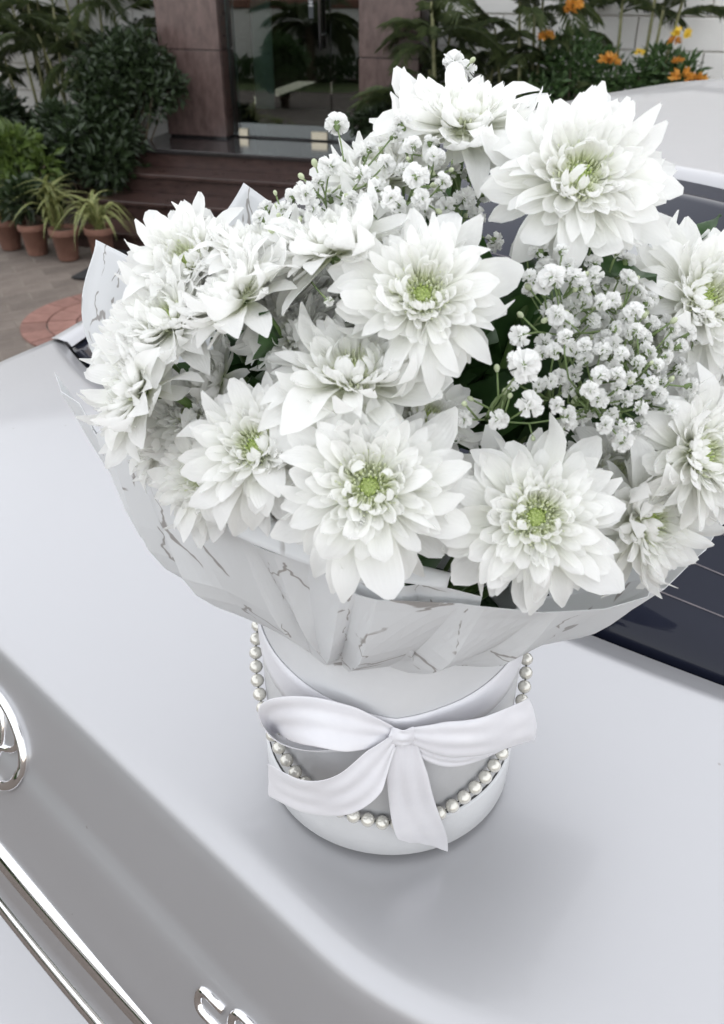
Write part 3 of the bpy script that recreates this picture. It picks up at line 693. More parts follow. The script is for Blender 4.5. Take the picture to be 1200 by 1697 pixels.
# windscreen, side glass, bonnet
b = MB(); b.grid([[(s*(.58+.10*t), 2.65+.75*t+(-.15)*abs(s)**2*t, rz(s*.58, 2.65)-.36*t+.03*math.sin(math.pi*t)) for s in [k/8-1 for k in range(17)]] for t in [k/8 for k in range(9)]]); b.build('windscreen', M['carglass'], car, True)
for s in (-1, 1):
    b = MB(); g_ = [[Vector((s*((xs(y)-.02)*(1-t)+.60*t+.012*math.sin(math.pi*t)), y+(0 if y < 2.5 else -.4*t), 1.01*(1-t)+(rz(.6, min(y, 2.6))-.01)*t)) for t in [k/6 for k in range(7)]] for y in (1.3, 1.7, 2.1, 2.5, 3.0)]
    b.grid(g_); b.build('side_window', M['carglass'], car, True)
b = MB(); b.grid([[(s*(xs(y)+.0), y, interp(y, [(3.2, 1.0), (3.7, .95), (4.1, .84), (4.4, .68)])+.03*(1-s*s)) for s in [k/8-1 for k in range(17)]] for y in (3.2, 3.5, 3.8, 4.1, 4.3, 4.4)]); b.build('bonnet', M['paint'], car, True)
b = MB(); b.grid([[(s*.62, 4.4+.05*(1-s*s), z) for s in [k/6-1 for k in range(13)]] for z in (.68, .5, .3)]); b.build('front_bumper', M['paint'], car, True)
b = MB(); b.box((-.7, .1, .2), (.7, 4.3, .3)); b.build('underbody', M['frit'], car)
b = MB(); b.box((-.60, .62, .3), (.60, 3.1, .95)); b.build('cabin', M['frit'], car)
for (wx, wy) in ((-.76, .82), (.76, .82), (-.74, 3.45), (.74, 3.45)):
    b = MB(); pr = [(.19, -.09), (.27, -.1), (.305, -.08), (.31, 0), (.305, .08), (.27, .1), (.19, .09)]; b.lathe(pr, 28); w_ = b.build('wheel', M['tyre'], car, True); w_.location = (wx, wy, .322); w_.rotation_euler = (0, R(90), 0)
    b = MB(); b.lathe([(.0, .05), (.05, .06), (.06, .03), (.16, .03), (.19, .07), (.19, -.07), (0, -.06)], 24); b.build('rim', M['steel'], w_, True)
# emblem: oval ring with two inner ovals
def fpt(x, zc, off): return Vector((x, fascia(x, zc)-off, zc))
emb = MB()
def ellipse(cx, cz, a, b_, rad, off):
    emb.tube([fpt(cx+a*math.cos(t), cz+b_*math.sin(t), off) for t in [2*math.pi*k/48 for k in range(48)]], rad, 10, closed=True)
EZ = .985
ellipse(0, EZ, .066, .046, .0062, .005); ellipse(0, EZ+.016, .050, .024, .0042, .004); ellipse(0, EZ, .022, .042, .0042, .004)
emb.build('emblem', M['chrome'], car, True)
# lettering on the boot
def letter(ch, x0, zc, w, h):
    b = MB(); rr_ = .009
    pts = []
    hw, hh = w/2-.004, h/2-.004
    def corner(cx, cz, a0, a1): return [(cx+rr_*math.cos(a0+(a1-a0)*k/5), cz+rr_*math.sin(a0+(a1-a0)*k/5)) for k in range(6)]
    if ch == 'C':
        pts = [(hw, hh)]+corner(-hw+rr_, hh-rr_, math.pi/2, math.pi)+corner(-hw+rr_, -hh+rr_, math.pi, 1.5*math.pi)+[(hw, -hh)]; closed = False
    else:
        pts = corner(hw-rr_, hh-rr_, 0, math.pi/2)+corner(-hw+rr_, hh-rr_, math.pi/2, math.pi)+corner(-hw+rr_, -hh+rr_, math.pi, 1.5*math.pi)+corner(hw-rr_, -hh+rr_, 1.5*math.pi, 2*math.pi); closed = True
    b.tube([fpt(x0+px, zc+pz, .003) for px, pz in pts], .0047, 10, closed=closed)
    b.build('badge_letter', M['chrome'], car, True)
letter('C', .362, .942, .036, .028); letter('O', .400, .951, .036, .028)

# ------------------------------------------------------------------ flower box
BX, BY, BR, BHT = .022, .499, .0985, .19
d_ = Vector((BX, BY, 0))-CO; lx_, ly_ = d_.dot(CR), d_.dot(CF)
BZ = zlid(lx_, ly_)+.0015
tx = (zlid(lx_+.05, ly_)-zlid(lx_-.05, ly_))/.1; ty = (zlid(lx_, ly_+.05)-zlid(lx_, ly_-.05))/.1
nrm = (Vector((0, 0, 1))-(CR*tx+CF*ty)*.4).normalized()
bx = thing('flower_box', 'round white hat box tied with a satin bow on the car boot', 'box', (BX, BY, BZ))
bx.rotation_mode = 'QUATERNION'; bx.rotation_quaternion = Vector((0, 0, 1)).rotation_difference(nrm)
b = MB(); b.lathe([(0, .0005), (BR-.005, .0005), (BR-.004, .003), (BR+.0015, .003), (BR+.003, .005), (BR+.003, .0395), (BR+.0022, .0406), (BR-.003, .0407)], 96); b.build('base_band', M['box'], bx, True)
b = MB(); b.lathe([(BR-.001, .0415), (BR, .0425), (BR, .208), (BR-.001, .2095), (BR-.003, .2095), (BR-.004, .204), (BR-.004, .05), (0, .05)], 96); b.build('box_wall', M['box'], bx, True)
b = MB(); b.lathe([(BR-.0005, .0404), (BR+.001, .041), (BR-.0005, .0416)], 96); b.build('seam', M['thread'], bx, True)
# pearl garland: a tilted ring, low in front
gar = MB(); pl_me = MB(); pl_me.lathe([(.0, -.0052), (.0022, -.0047), (.004, -.0033), (.005, -.0012), (.0052, 0), (.005, .0014), (.004, .0033), (.0022, .0047), (0, .0052)], 16); pearl_me = pl_me.me('pearl', True); pearl_me.materials.append(M['pearl'])
def garz(a):  # a measured from the camera-facing front
    return interp(abs(a), [(0, .0475), (.35, .052), (.75, .069), (1.1, .089), (1.5, .117), (1.9, .148), (2.4, .168), (3.15, .174)])
gpts = []
NPE = 200
for k in range(NPE): 
    a = -math.pi+2*math.pi*k/NPE; rad = BR+.0058
    gpts.append(Vector((rad*math.sin(a), -rad*math.cos(a), garz(a))))
gar.tube(gpts, .0006, 5, closed=True); gl = gar.build('pearl_garland', M['thread'], bx)
acc = 0; prev = gpts[0]; last_d = 0; n_p = 0
dist = 0; nxt = 0
for k in range(NPE):
    a_, b_ = gpts[k], gpts[(k+1) % NPE]; seg = (b_-a_).length
    while nxt <= dist+seg:
        obj('pearl', pearl_me, None, gl, a_.lerp(b_, (nxt-dist)/seg)); nxt += .01065
    dist += seg
# ribbon
def ribbon(name, centre, width_dir, width, parent=bx, thick=.0006, nw=13, waves=0.0, cup=0.0, pinch=.0017):
    n = len(centre); rows = []
    for i in range(33):
        t = i/32; c_ = crom(centre, t); wd = crom(width_dir, t).normalized(); w_ = interp(t, width) if isinstance(width, list) else width
        tan = (crom(centre, min(1, t+.02))-crom(centre, max(0, t-.02))).normalized(); nn = tan.cross(wd).normalized()
        pa = pinch*(math.exp(-t*4.5)+(math.exp(-(1-t)*6) if (centre[-1]-centre[0]).length < .02 else 0))+.0006*math.sin(t*9+len(name))
        rows.append([c_+wd*w_*(j/(nw-1)-.5)+nn*(cup*w_*(1-(2*j/(nw-1)-1)**2)+pa*math.sin(j*1.35+t*2.2+n)) for j in range(nw)])
    b = MB(); b.grid(rows); o = b.build(name, M['satin'], parent, True); solidify(o, thick, 0); subsurf(o, 1); return o
Vz = Vector((0, 0, 1))
# band round the box: a fold line dips towards the knot
bb_ = MB(); rws = []
def bandz(a): return .145+.022*min(1.0, abs(a)/1.7)**2
for q in range(5):
    row = []
    for k in range(97):
        a = -math.pi+2*math.pi*k/96; w_ = interp(abs(a), [(0, .016), (.3, .026), (.8, .034), (3.15, .034)]); rad = BR+.0009+.0005*math.sin(q/4*math.pi)
        row.append((rad*math.sin(a), -rad*math.cos(a), bandz(a)+w_*(q/4-.5)))
    rws.append(row)
bb_.grid(rws); o = bb_.build('ribbon_band', M['satin'], bx, True); solidify(o, .0008, 0)
kx, kz = .004, .143
def fr(x, z, out=.0):   # point in front of the box wall, x sideways
    rr_ = BR+out; xx = max(-rr_*.97, min(rr_*.97, x)); return Vector((x, -math.sqrt(max(1e-6, rr_*rr_-xx*xx)), z))
bow = ribbon('bow', [fr(kx-.008, kz, .006), fr(kx, kz+.001, .009), fr(kx+.008, kz, .006)], [Vector((.15, 0, 1)), Vz, Vector((-.1, 0, 1))], .017, cup=.18)
def bowpart(name, *a, **k): return ribbon(name, *a, parent=bow, **k)
# left loop (out along the top, back along the bottom)
bowpart('loop', [fr(kx-.004, kz, .006), fr(-.026, kz+.011, .015), fr(-.054, kz+.014, .020), fr(-.078, kz+.0, .022), fr(-.087, kz-.018, .020), fr(-.079, kz-.032, .015), fr(-.045, kz-.020, .011), fr(kx-.005, kz-.004, .006)],
        [Vector((0, .2, 1)), Vector((.25, .5, .9)), Vector((.05, .5, .9)), Vector((-.35, .2, .9)), Vector((-.3, -.35, .85)), Vector((.1, -.7, .6)), Vector((.1, -.6, .7)), Vz], [(0, .012), (.16, .031), (.42, .036), (.6, .036), (.8, .032), (1, .012)], cup=.06)
# left tail across the front
bowpart('tail', [fr(kx-.004, kz-.002, .008), fr(-.016, kz-.018, .024), fr(-.036, kz-.038, .030), fr(-.062, kz-.054, .030), fr(-.090, kz-.066, .028)],
        [Vector((.1, .2, 1)), Vector((-.35, .2, .9)), Vector((-.3, .1, 1)), Vector((-.1, 0, 1)), Vector((0.05, 0, 1))], [(0, .012), (.22, .033), (.5, .037), (1, .037)], cup=.02)
# right loop pressed flat to a pointed end
bowpart('loop', [fr(kx+.004, kz, .006), fr(.028, kz+.001, .014), fr(.055, kz-.001, .020), fr(.082, kz-.005, .024), fr(.094, kz-.010, .026)],
        [Vector((0, .1, 1)), Vector((-.1, .2, 1)), Vector((-.1, .1, 1)), Vector((-.15, .1, 1)), Vector((-.2, .1, 1))], [(0, .012), (.3, .030), (.7, .037), (1, .040)], cup=.10)
bowpart('loop', [fr(kx+.004, kz-.004, .005), fr(.022, kz-.016, .010), fr(.045, kz-.026, .013), fr(.072, kz-.030, .016), fr(.090, kz-.026, .022)],
        [Vector((.3, .1, 1)), Vector((.3, .2, 1)), Vector((.1, .1, 1)), Vector((-.1, .1, 1)), Vector((-.2, .1, 1))], [(0, .008), (.4, .016), (.8, .010), (1, .004)], cup=.10)
# tail hanging down
bowpart('tail', [fr(kx+.002, kz-.002, .006), fr(.008, kz-.030, .014), fr(.013, kz-.064, .016), fr(.019, kz-.092, .016), fr(.027, kz-.120, .012)],
        [Vector((1, 0, .1)), Vector((1, .05, .0)), Vector((1, .05, .1)), Vector((1, .1, .2)), Vector((1, .2, -.7))], [(0, .012), (.25, .028), (.6, .034), (.9, .036), (1, .038)], cup=-.05)
b = MB(); b.lathe([(0, .135), (.05, .138), (BR-.006, .135)], 32); fo_ = b.build('floral_foam', M['foam'], bx, True)

# ------------------------------------------------------------------ wrapping paper
BC = Vector((BX, BY, BZ))
pap = thing('wrapping_paper', 'white printed paper wrapped in a flaring cone round the bouquet', 'wrapping paper', (0, 0, 0))
def boxpt(a, z, r=BR): return Vector((BX+r*math.sin(a), BY-r*math.cos(a), BZ+z))   # a = 0 towards the camera
def sheet(cols, nu=96, nv=24, fold=.004, seed=0, uvs=(1, 1), uvo=(0, 0), thick=.0004, lin=False, flat=False):
    m = len(cols[0]); rows = []
    cl = [[(plin if lin else crom)([c_[i] for c_ in cols], j/nu) for j in range(nu+1)] for i in range(m)]
    for k in range(nv+1):
        t = k/nv; row = []
        for j in range(nu+1):
            p = crom([cl[i][j] for i in range(m)], t)
            ph = j/nu*8+seed*2.7+.9*mnoise.noise(Vector((j/nu*4, t*.9, seed))); tri = abs((ph % 2)-1)*2-1; ph2 = j/nu*19+seed+1.2*mnoise.noise(Vector((j/nu*6, t*1.4, seed+3))); tri2 = abs((ph2 % 2)-1)*2-1
            n_ = tri*(.75-.45*t)+tri2*.3*(1-t)**1.5+1.5*t*mnoise.noise(Vector((j/nu*5+seed*7.1, t*.8, seed)))+.35*mnoise.noise(Vector((j/nu*9-t*3, t*2.5+j/nu*3, seed+9)))
            out = Vector((p.x-BX, p.y-BY, 0)); out = out.normalized() if out.length > 1e-5 else Vector((0, -1, 0))
            row.append(p+(out*.9+Vector((0, 0, .35)))*n_*fold*(.3+.7*min(1, t*3)))
        rows.append(row)
    b = MB(); b.grid(rows, [[(uvo[0]+j/nu*uvs[0], uvo[1]+k/nv*uvs[1]) for j in range(nu+1)] for k in range(nv+1)])
    o = b.build('sheet', M['paper'], pap, not flat); solidify(o, thick, 0); return o
def col(a, hem, rim, bulge=.012, r0=BR+.003):
    b0 = boxpt(a, hem, r0); m_ = b0.lerp(rim, .5); out = Vector((m_.x-BX, m_.y-BY, 0)).normalized()
    m_ = m_+out*bulge-Vector((0, 0, bulge*1.1)); return [b0, m_, rim]
def zig(cs, amp, seed):
    # knife pleats: between two columns a ridge stands proud of the cone, strongest where the paper is gathered
    r = random.Random(seed); out_ = []
    for i, c_ in enumerate(cs):
        if i:
            p = cs[i-1]; f = r.choice((.22, .3, .72, .8)); am = amp*r.uniform(.6, 1.25)
            m_ = [p[k].lerp(c_[k], f) for k in range(3)]; od = Vector((m_[1].x-BX, m_[1].y-BY, -.15)).normalized()
            m_[0] = m_[0]+od*am*.8+Vector((0, 0, .009)); m_[1] = m_[1]+od*am*.85; m_[2] = m_[2]+od*am*.3+Vector((0, 0, r.uniform(-.006, .006)))
            out_.append(m_)
        out_.append(c_)
    return out_
left_rim = [(87, 616, .53), (130, 668, .505), (174, 711, .48), (228, 757, .45), (300, 836, .415), (420, 902, .38), (550, 945, .358), (690, 970, .347), (800, 990, .343)]
angs = [-1.75, -1.5, -1.25, -1.0, -.72, -.45, -.15, .2, .45]
hems = [.195, .194, .194, .194, .192, .192, .194, .196, .198]
sheet(zig([col(a, h, atY(*p), .016 if a < -.9 else .010 if a < -.6 else .002) for a, h, p in zip(angs, hems, left_rim)], .013, 3), nu=64, nv=9, seed=1, fold=.0026, uvs=(1.6, .8), lin=True, flat=True)
right_rim = [(510, 935, .36), (590, 985, .352), (760, 1000, .342), (900, 1016, .345), (1000, 1008, .36), (1080, 975, .385), (1150, 928, .42), (1202, 868, .47), (1250, 780, .53)]
angs = [-.6, -.35, -.05, .3, .62, .95, 1.25, 1.5, 1.8]
hems = [.195, .195, .197, .194, .188, .189, .191, .193, .195]
sheet(zig([col(a, h, atY(*p), .003, BR+.0065) for a, h, p in zip(angs, hems, right_rim)], .013, 5), nu=64, nv=9, seed=2, fold=.0026, uvs=(1.6, .8), uvo=(2.3, .4), lin=True, flat=True)
# white cuff folded inwards at the front left
low = [(296, 838, .405), (400, 893, .372), (520, 938, .350), (640, 962, .340), (740, 975, .338)]
upp = [(345, 806, .405), (440, 846, .385), (540, 886, .366), (650, 930, .352), (750, 955, .352)]
sheet([[atY(*a), atY(*a).lerp(atY(*b_), .5)+Vector((0, 0, .006)), atY(*b_)] for a, b_ in zip(low, upp)], nu=40, nv=8, seed=3, fold=.0025, uvs=(.3, .1), uvo=(5.3, 5.2))
# back sheets standing behind the flowers
def back(tops, angs, seed, uvo, mid=None):
    cs = []
    for i, (a, p) in enumerate(zip(angs, tops)):
        c_ = col(a, .16, atY(*p), .012, BR-.008)
        if mid and mid[i]: c_[1] = atY(*mid[i])
        cs.append(c_)
    sheet(cs, nu=40, seed=seed, fold=.0015, uvs=(.9, .9), uvo=uvo, lin=True)
back([(160, 398, .60), (205, 420, .605), (250, 445, .61), (330, 480, .62)], [-1.9, -2.05, -2.2, -2.4], 4, (.8, 3.1), [(160, 600, .565), (205, 610, .57), None, None])
back([(300, 460, .60), (345, 400, .612), (404, 303, .63), (470, 350, .635), (560, 420, .64)], [-2.2, -2.35, -2.5, -2.7, -2.9], 5, (6.1, 7.7))
back([(960, 400, .63), (1050, 320, .625), (1100, 355, .615), (1118, 420, .605), (1180, 560, .58), (1250, 780, .53)], [2.8, 2.6, 2.4, 2.2, 2.0, 1.8], 6, (9.4, 8.2))
# ------------------------------------------------------------------ chrysanthemums
def petal_mesh(W, cup, bend, tipcurl, ripple, twist, seed):
    r = random.Random(seed); nl, nw = 9, 7; rows = []; uvs = []
    asym = r.uniform(-.1, .1); tipx = r.uniform(.42, .68)
    for i in range(nl+1):
        t = i/nl
        w_ = W*(.34+.66*math.sin(math.pi/2*min(1, t/.66))**1.2)
        if t > .66: w_ *= max(.0, 1-((t-.66)/.345)**2.2)**tipx
        row = []; uv = []
        for j in range(nw):
            s = j/(nw-1)*2-1
            zc = cup*W*(s*s)*(.5+.8*(1-t)) + ripple*math.cos(s*math.pi*1.5)*W*math.sin(math.pi*min(1, t*1.05))
            z = bend*t*t+tipcurl*max(0, t-.7)**2*6
            y = s*w_+asym*t*t; zt = twist*s*w_*t
            row.append(Vector((t-.03*abs(s)*0, y, z+zc+zt))); uv.append((t, j/(nw-1)))
        rows.append(row); uvs.append(uv)
    b = MB(); b.grid(rows, uvs); me = b.me('petal', True); me.materials.append(M['petal']); return me
rp = random.Random(21)
OUT = [petal_mesh(rp.uniform(.115, .17), rp.uniform(.05, .6), rp.uniform(-.2, .1), rp.uniform(-.7, .55), rp.uniform(-.06, .06), rp.uniform(-.55, .55), k) for k in range(26)]
MID = [petal_mesh(rp.uniform(.14, .18), rp.uniform(.3, .8), rp.uniform(-.05, .2), rp.uniform(-.1, .4), rp.uniform(-.05, .05), rp.uniform(-.3, .3), 50+k) for k in range(10)]
INN = [petal_mesh(rp.uniform(.17, .23), rp.uniform(.9, 1.4), rp.uniform(.2, .45), rp.uniform(.3, .9), 0, rp.uniform(-.2, .2), 90+k) for k in range(8)]
def heart_mesh(seed):
    r = random.Random(seed); fl = MB(); ht = MB(); N = 150; Q = .23
    for k in range(N):
        a = k*2.39996; q = math.sqrt((k+.5)/N)*Q; rad = Vector((math.cos(a), math.sin(a), 0)); f = q/Q
        p = rad*q+Vector((0, 0, .09)); L = (.075+.07*f**1.3)*r.uniform(.8, 1.2)
        d = (rad*(-.2+.85*f)+Vector((0, 0, 1))+rdir(r)*.12).normalized(); tip = p+d*L-rad*.02*f
        (fl if f > .36 else ht).tube([p, p.lerp(tip, .55)+rad*.012*f, tip], [.009, .0145 if f > .36 else .011, .008], 5)
    ht.lathe([(0, .138), (.04, .135), (.075, .122), (.09, .09)], 16); fl.lathe([(.085, .125), (.15, .118), (.22, .09), (.25, .05)], 20)
    return fl.me('centre_florets', True), ht.me('heart', True)
hearts = [heart_mesh(s) for s in range(3)]
for a, b_ in hearts: a.materials.append(M['floret']); b_.materials.append(M['heart'])
cb = MB(); cb.lathe([(.0, -.16), (.05, -.155), (.10, -.11), (.13, -.05), (.15, .02), (.0, .06)], 14); calyx_me = cb.me('calyx', True); calyx_me.materials.append(M['calyx'])
def green_leaf(L, W, seed):
    r = random.Random(seed); rows = []; uvs = []
    for i in range(13):
        t = i/12; w_ = W*math.sin(math.pi*min(1, t*.92+.06))**.8*(1+.22*math.sin(t*26)); w_ = max(w_, .0015)
        rows.append([Vector((L*t, s*w_/2, -.22*L*t*t+abs(s)*w_*.22+.004*math.sin(t*9+s*2))) for s in (-1, -.5, 0, .5, 1)]); uvs.append([(t, .5+s/2) for s in (-1, -.5, 0, .5, 1)])
    b = MB(); b.grid(rows, uvs); me = b.me('leaf', True); me.materials.append(M['fleaf']); return me
LEAVES = [green_leaf(.075, .032, k) for k in range(5)]
DC, DR = Vector((.04, .535, 1.355)), Vector((.225, .205, .225))
def dome(u, v, dd=0.0):
    d = ray(u, v).normalized(); o_ = Vector((0, 0, CAMZ))-DC
    A_ = sum((d[i]/DR[i])**2 for i in range(3)); B_ = sum(2*d[i]*o_[i]/DR[i]**2 for i in range(3)); C_ = sum((o_[i]/DR[i])**2 for i in range(3))-1
    D_ = B_*B_-4*A_*C_; t = (-B_-math.sqrt(D_))/(2*A_) if D_ > 0 else -B_/(2*A_)
    return Vector((0, 0, CAMZ))+d*(t+dd), t+dd
RINGS = [  # count, length, elevation, set, base radius, width
    (15, 1.00, -4, OUT, .05, 1.1), (16, .97, 3, OUT, .06, 1.1), (17, .90, 9, OUT, .07, 1.04), (18, .78, 15, OUT, .09, .96), (20, .64, 20, MID, .11, .92), (21, .52, 26, MID, .13, .92), (22, .42, 32, MID, .15, .98), (20, .33, 40, MID, .17, 1.1), (16, .26, 50, INN, .18, 1.15)]
CHR = 0
def chrysanthemum(label, u, v, rpx, nrm, dd=0.0, seed=0, openn=0.0, stem=True, leaves=1):
    r = random.Random(seed+500)
    p, dist_ = dome(u, v, dd)
    depth = dist_*ray(u, v).normalized().dot(-CAMB)
    Rm = rpx*(1.04 if rpx > 130 else 1.14)/FPX*depth*r.uniform(.97, 1.03)
    n_ = (CAMR*nrm[0]+CAMU*nrm[1]+CAMB*nrm[2]).normalized()
    t = thing('chrysanthemum', label, 'flower', tuple(p), 0, 'white chrysanthemums of the bouquet')
    t.rotation_mode = 'QUATERNION'; q = Vector((0, 0, 1)).rotation_difference(n_); t.rotation_quaternion = q @ Quaternion((0, 0, 1), r.uniform(0, 6.28)); 
    for ri, (cnt, ln, el, st_, br, wf) in enumerate(RINGS):
        ph = r.uniform(0, 6.28)
        for k in range(cnt):
            a = ph+2*math.pi*(k+r.uniform(-.45, .45))/cnt; e_ = R(el+openn+r.gauss(0, 9.5 if ri < 4 else 8)+(r.uniform(12, 34) if r.random() < .07 and ri < 3 else 0)-(r.uniform(10, 30) if r.random() < .06 and ri < 2 else 0)); L = Rm*ln*(r.uniform(.78, 1.07) if r.random() > .08 else r.uniform(.55, .8))
            o = obj('petal', r.choice(st_), None, t)
            o.location = Vector((math.cos(a)*br*Rm, math.sin(a)*br*Rm, (.02*ri-.02)*Rm))
            o.rotation_euler = (Matrix.Rotation(a, 3, 'Z') @ Matrix.Rotation(-e_, 3, 'Y') @ Matrix.Rotation(r.gauss(0, .3), 3, 'X')).to_euler()
            o.scale = (L, L*r.uniform(.82, 1.2)*wf, L)
    h = hearts[seed % 3]
    for me_, nm in ((h[0], 'centre_florets'), (h[1], 'heart')):
        o = obj(nm, me_, None, t); o.scale = (Rm*1.15,)*3
    o = obj('calyx', calyx_me, None, t); o.scale = (Rm,)*3
    if stem:
        inv = (Matrix.Translation(p) @ t.rotation_quaternion.to_matrix().to_4x4()).inverted()
        foot = Vector((BX+(p.x-BX)*.18, BY+(p.y-BY)*.18, BZ+.15)); a0 = p-n_*Rm*.12; m1 = a0-n_*Rm*.55
        pts = [inv @ crom([a0, m1, (m1+foot)/2+Vector((0, 0, -.0)), foot], k/10) for k in range(11)]
        b = MB(); b.tube(pts, .0026, 7); st_o = b.build('stem', M['stem'], t, True)
        for k in range(leaves):
            lp = pts[4+k*2]; o = obj('leaf', r.choice(LEAVES), None, st_o, lp); ld = ((pts[0]-pts[10]).normalized()+rdir(r)*.55).normalized(); o.rotation_mode = 'QUATERNION'; o.rotation_quaternion = Vector((1, 0, 0)).rotation_difference(ld) @ Quaternion((1, 0, 0), r.uniform(0, 6.28)); o.scale = (.7,)*3
    return t
F = [
 ('large open chrysanthemum with green heart at the lower centre of the bouquet', 612, 812, 166, (.0, .22, 1), -.012, -2),
 ('large open chrysanthemum with green heart at the lower right, beside the lower centre bloom', 884, 860, 158, (.02, .15, 1), -.008, -2),
 ('chrysanthemum with green heart at the lower left, left of the lower centre bloom', 428, 746, 132, (-.25, .35, 1), .0, 2),
 ('open chrysanthemum with green heart in the middle of the bouquet', 700, 496, 148, (-.05, .2, 1), -.004, 0),
 ('biggest chrysanthemum at the upper right, in front of the car roof', 954, 302, 163, (.05, .18, 1), -.02, 0),
 ('topmost chrysanthemum, seen from the side and facing up', 766, 218, 142, (.03, .74, .68), .01, 2),
 ('chrysanthemum at the upper left edge beneath the paper corner', 318, 440, 108, (-.3, .35, .9), .02, 4),
 ('chrysanthemum seen in profile on the left, facing up and left', 405, 500, 118, (-.62, .62, .45), .0, 10),
 ('chrysanthemum in profile tucked behind the left of the middle bloom', 560, 420, 122, (-.3, .8, .5), .008, 8),
 ('chrysanthemum facing upward just above the lower centre bloom', 588, 634, 160, (-.02, .66, .74), .012, 2),
 ('pale chrysanthemum on the left between the profile bloom and the paper', 288, 540, 112, (-.45, .5, .75), .012, 6),
 ('chrysanthemum facing left at the left rim of the paper', 240, 650, 115, (-.8, .25, .5), .0, 8),
 ('half hidden chrysanthemum low on the left behind the paper cuff', 345, 790, 100, (-.4, .05, .9), .03, 5),
 ('chrysanthemum with green heart at the right edge, upper one', 1160, 502, 128, (.2, .18, .95), .0, 2),
 ('chrysanthemum at the right edge below the gypsophila, facing right', 1150, 755, 132, (.5, .15, .85), -.005, 2),
 ('chrysanthemum at the lower right rim of the paper, facing right', 1062, 862, 125, (.55, -.05, .8), .012, 4),
 ('chrysanthemum low at the left rim, under the left facing bloom', 272, 728, 82, (-.7, .1, .6), .045, 6),
 ('small greenish chrysanthemum deep inside on the left', 368, 632, 70, (-.8, .15, .35), .05, 10),
 ('chrysanthemum half buried between the middle and the upward facing bloom', 640, 560, 90, (-.1, .6, .75), .05, 4),
 ('chrysanthemum filling the gap between the profile bloom and the middle bloom', 470, 510, 92, (-.2, .6, .75), .045, 4),
 ('chrysanthemum filling the gap under the left facing bloom and the lower left bloom', 322, 690, 88, (-.4, .4, .8), .045, 4),
 ('chrysanthemum deep under the paper corner at the far left', 232, 560, 85, (-.6, .5, .6), .03, 4),
 ('chrysanthemum deep behind the left of the middle bloom', 545, 505, 90, (-.1, .7, .7), .055, 4),
 ('hidden chrysanthemum showing petals right of the lower centre bloom', 705, 700, 95, (.25, .55, .75), .045, 2),
 ('chrysanthemum seen from beneath under the profile bloom', 492, 560, 88, (-.3, .5, .7), .035, 5),
 ('chrysanthemum between the left profile bloom and the gypsophila', 430, 430, 100, (-.15, .75, .55), .022, 6),
 ('chrysanthemum cut by the right edge of the picture, between two other blooms', 1205, 625, 95, (.5, .2, .8), .02, 3),
 ('chrysanthemum buried under the right hand gypsophila', 1040, 540, 120, (.1, .5, .8), .05, 2),
 ('chrysanthemum buried under the upper gypsophila', 630, 300, 105, (-.2, .6, .7), .045, 2),
 ('chrysanthemum low on the right between the two right hand blooms', 1010, 790, 95, (.2, .3, .9), .045, 2),
]
for i, (lab, u, v, rpx, nn, dd, op) in enumerate(F):
    chrysanthemum(lab, u, v, rpx, nn, dd, i*3+1, op, True, 0 if (u < 360 or v > 730 or u > 1050) else 2)

# loose dark leaves filling the inside
rl = random.Random(4)
lf = [('green leaf standing up at the right edge of the bouquet before the rear window', 1128, 446, (.45, 1, .3), .02, .45),
      ('green leaf lying behind the middle bloom on its right', 860, 452, (1, .1, .2), .03, .9)]
for (lab, u, v, dv, dd, s_) in lf:
    p, _ = dome(u, v, dd); o = obj('leaf', LEAVES[0], None, None, p); d = (CAMR*dv[0]+CAMU*dv[1]+CAMB*dv[2]).normalized()
    o.rotation_euler = Vector((1, 0, 0)).rotation_difference(d).to_euler(); o.scale = (s_,)*3; tag(o, lab, 'leaf')
fill = MB()
for k in range(330):
    d = rdir(rl); d.z = abs(d.z)*.9-.1; rad = rl.uniform(.35, .68); p = DC+Vector((d.x*DR.x, d.y*DR.y, d.z*DR.z))*rad
    leaf_d = (d+rdir(rl)*.6).normalized(); sd = leaf_d.cross(rdir(rl)).normalized(); n_ = sd.cross(leaf_d); L, W = rl.uniform(.05, .085), rl.uniform(.02, .036)
    tip = p+leaf_d*L; q = tip-DC; rho = math.hypot(tip.x-BX, tip.y-BY)
    if math.sqrt((q.x/DR.x)**2+(q.y/DR.y)**2+(q.z/DR.z)**2) > .84 or tip.z-BZ < .2+.75*max(0, rho-.06): continue
    rows = []
    for i in range(7):
        t = i/6; w_ = max(.001, W*math.sin(math.pi*min(1, t*.93+.05)))*(1+.2*math.sin(t*22)); c_ = p+leaf_d*L*t-n_*L*.25*t*t
        rows.append([c_-sd*w_/2+n_*w_*.2, c_, c_+sd*w_/2+n_*w_*.2])
    fill.grid(rows)
o = fill.build('inner_foliage', M['fleaf'], None, True, 'stuff'); tag(o, 'dark green leaves filling the shaded inside of the bouquet', 'foliage')

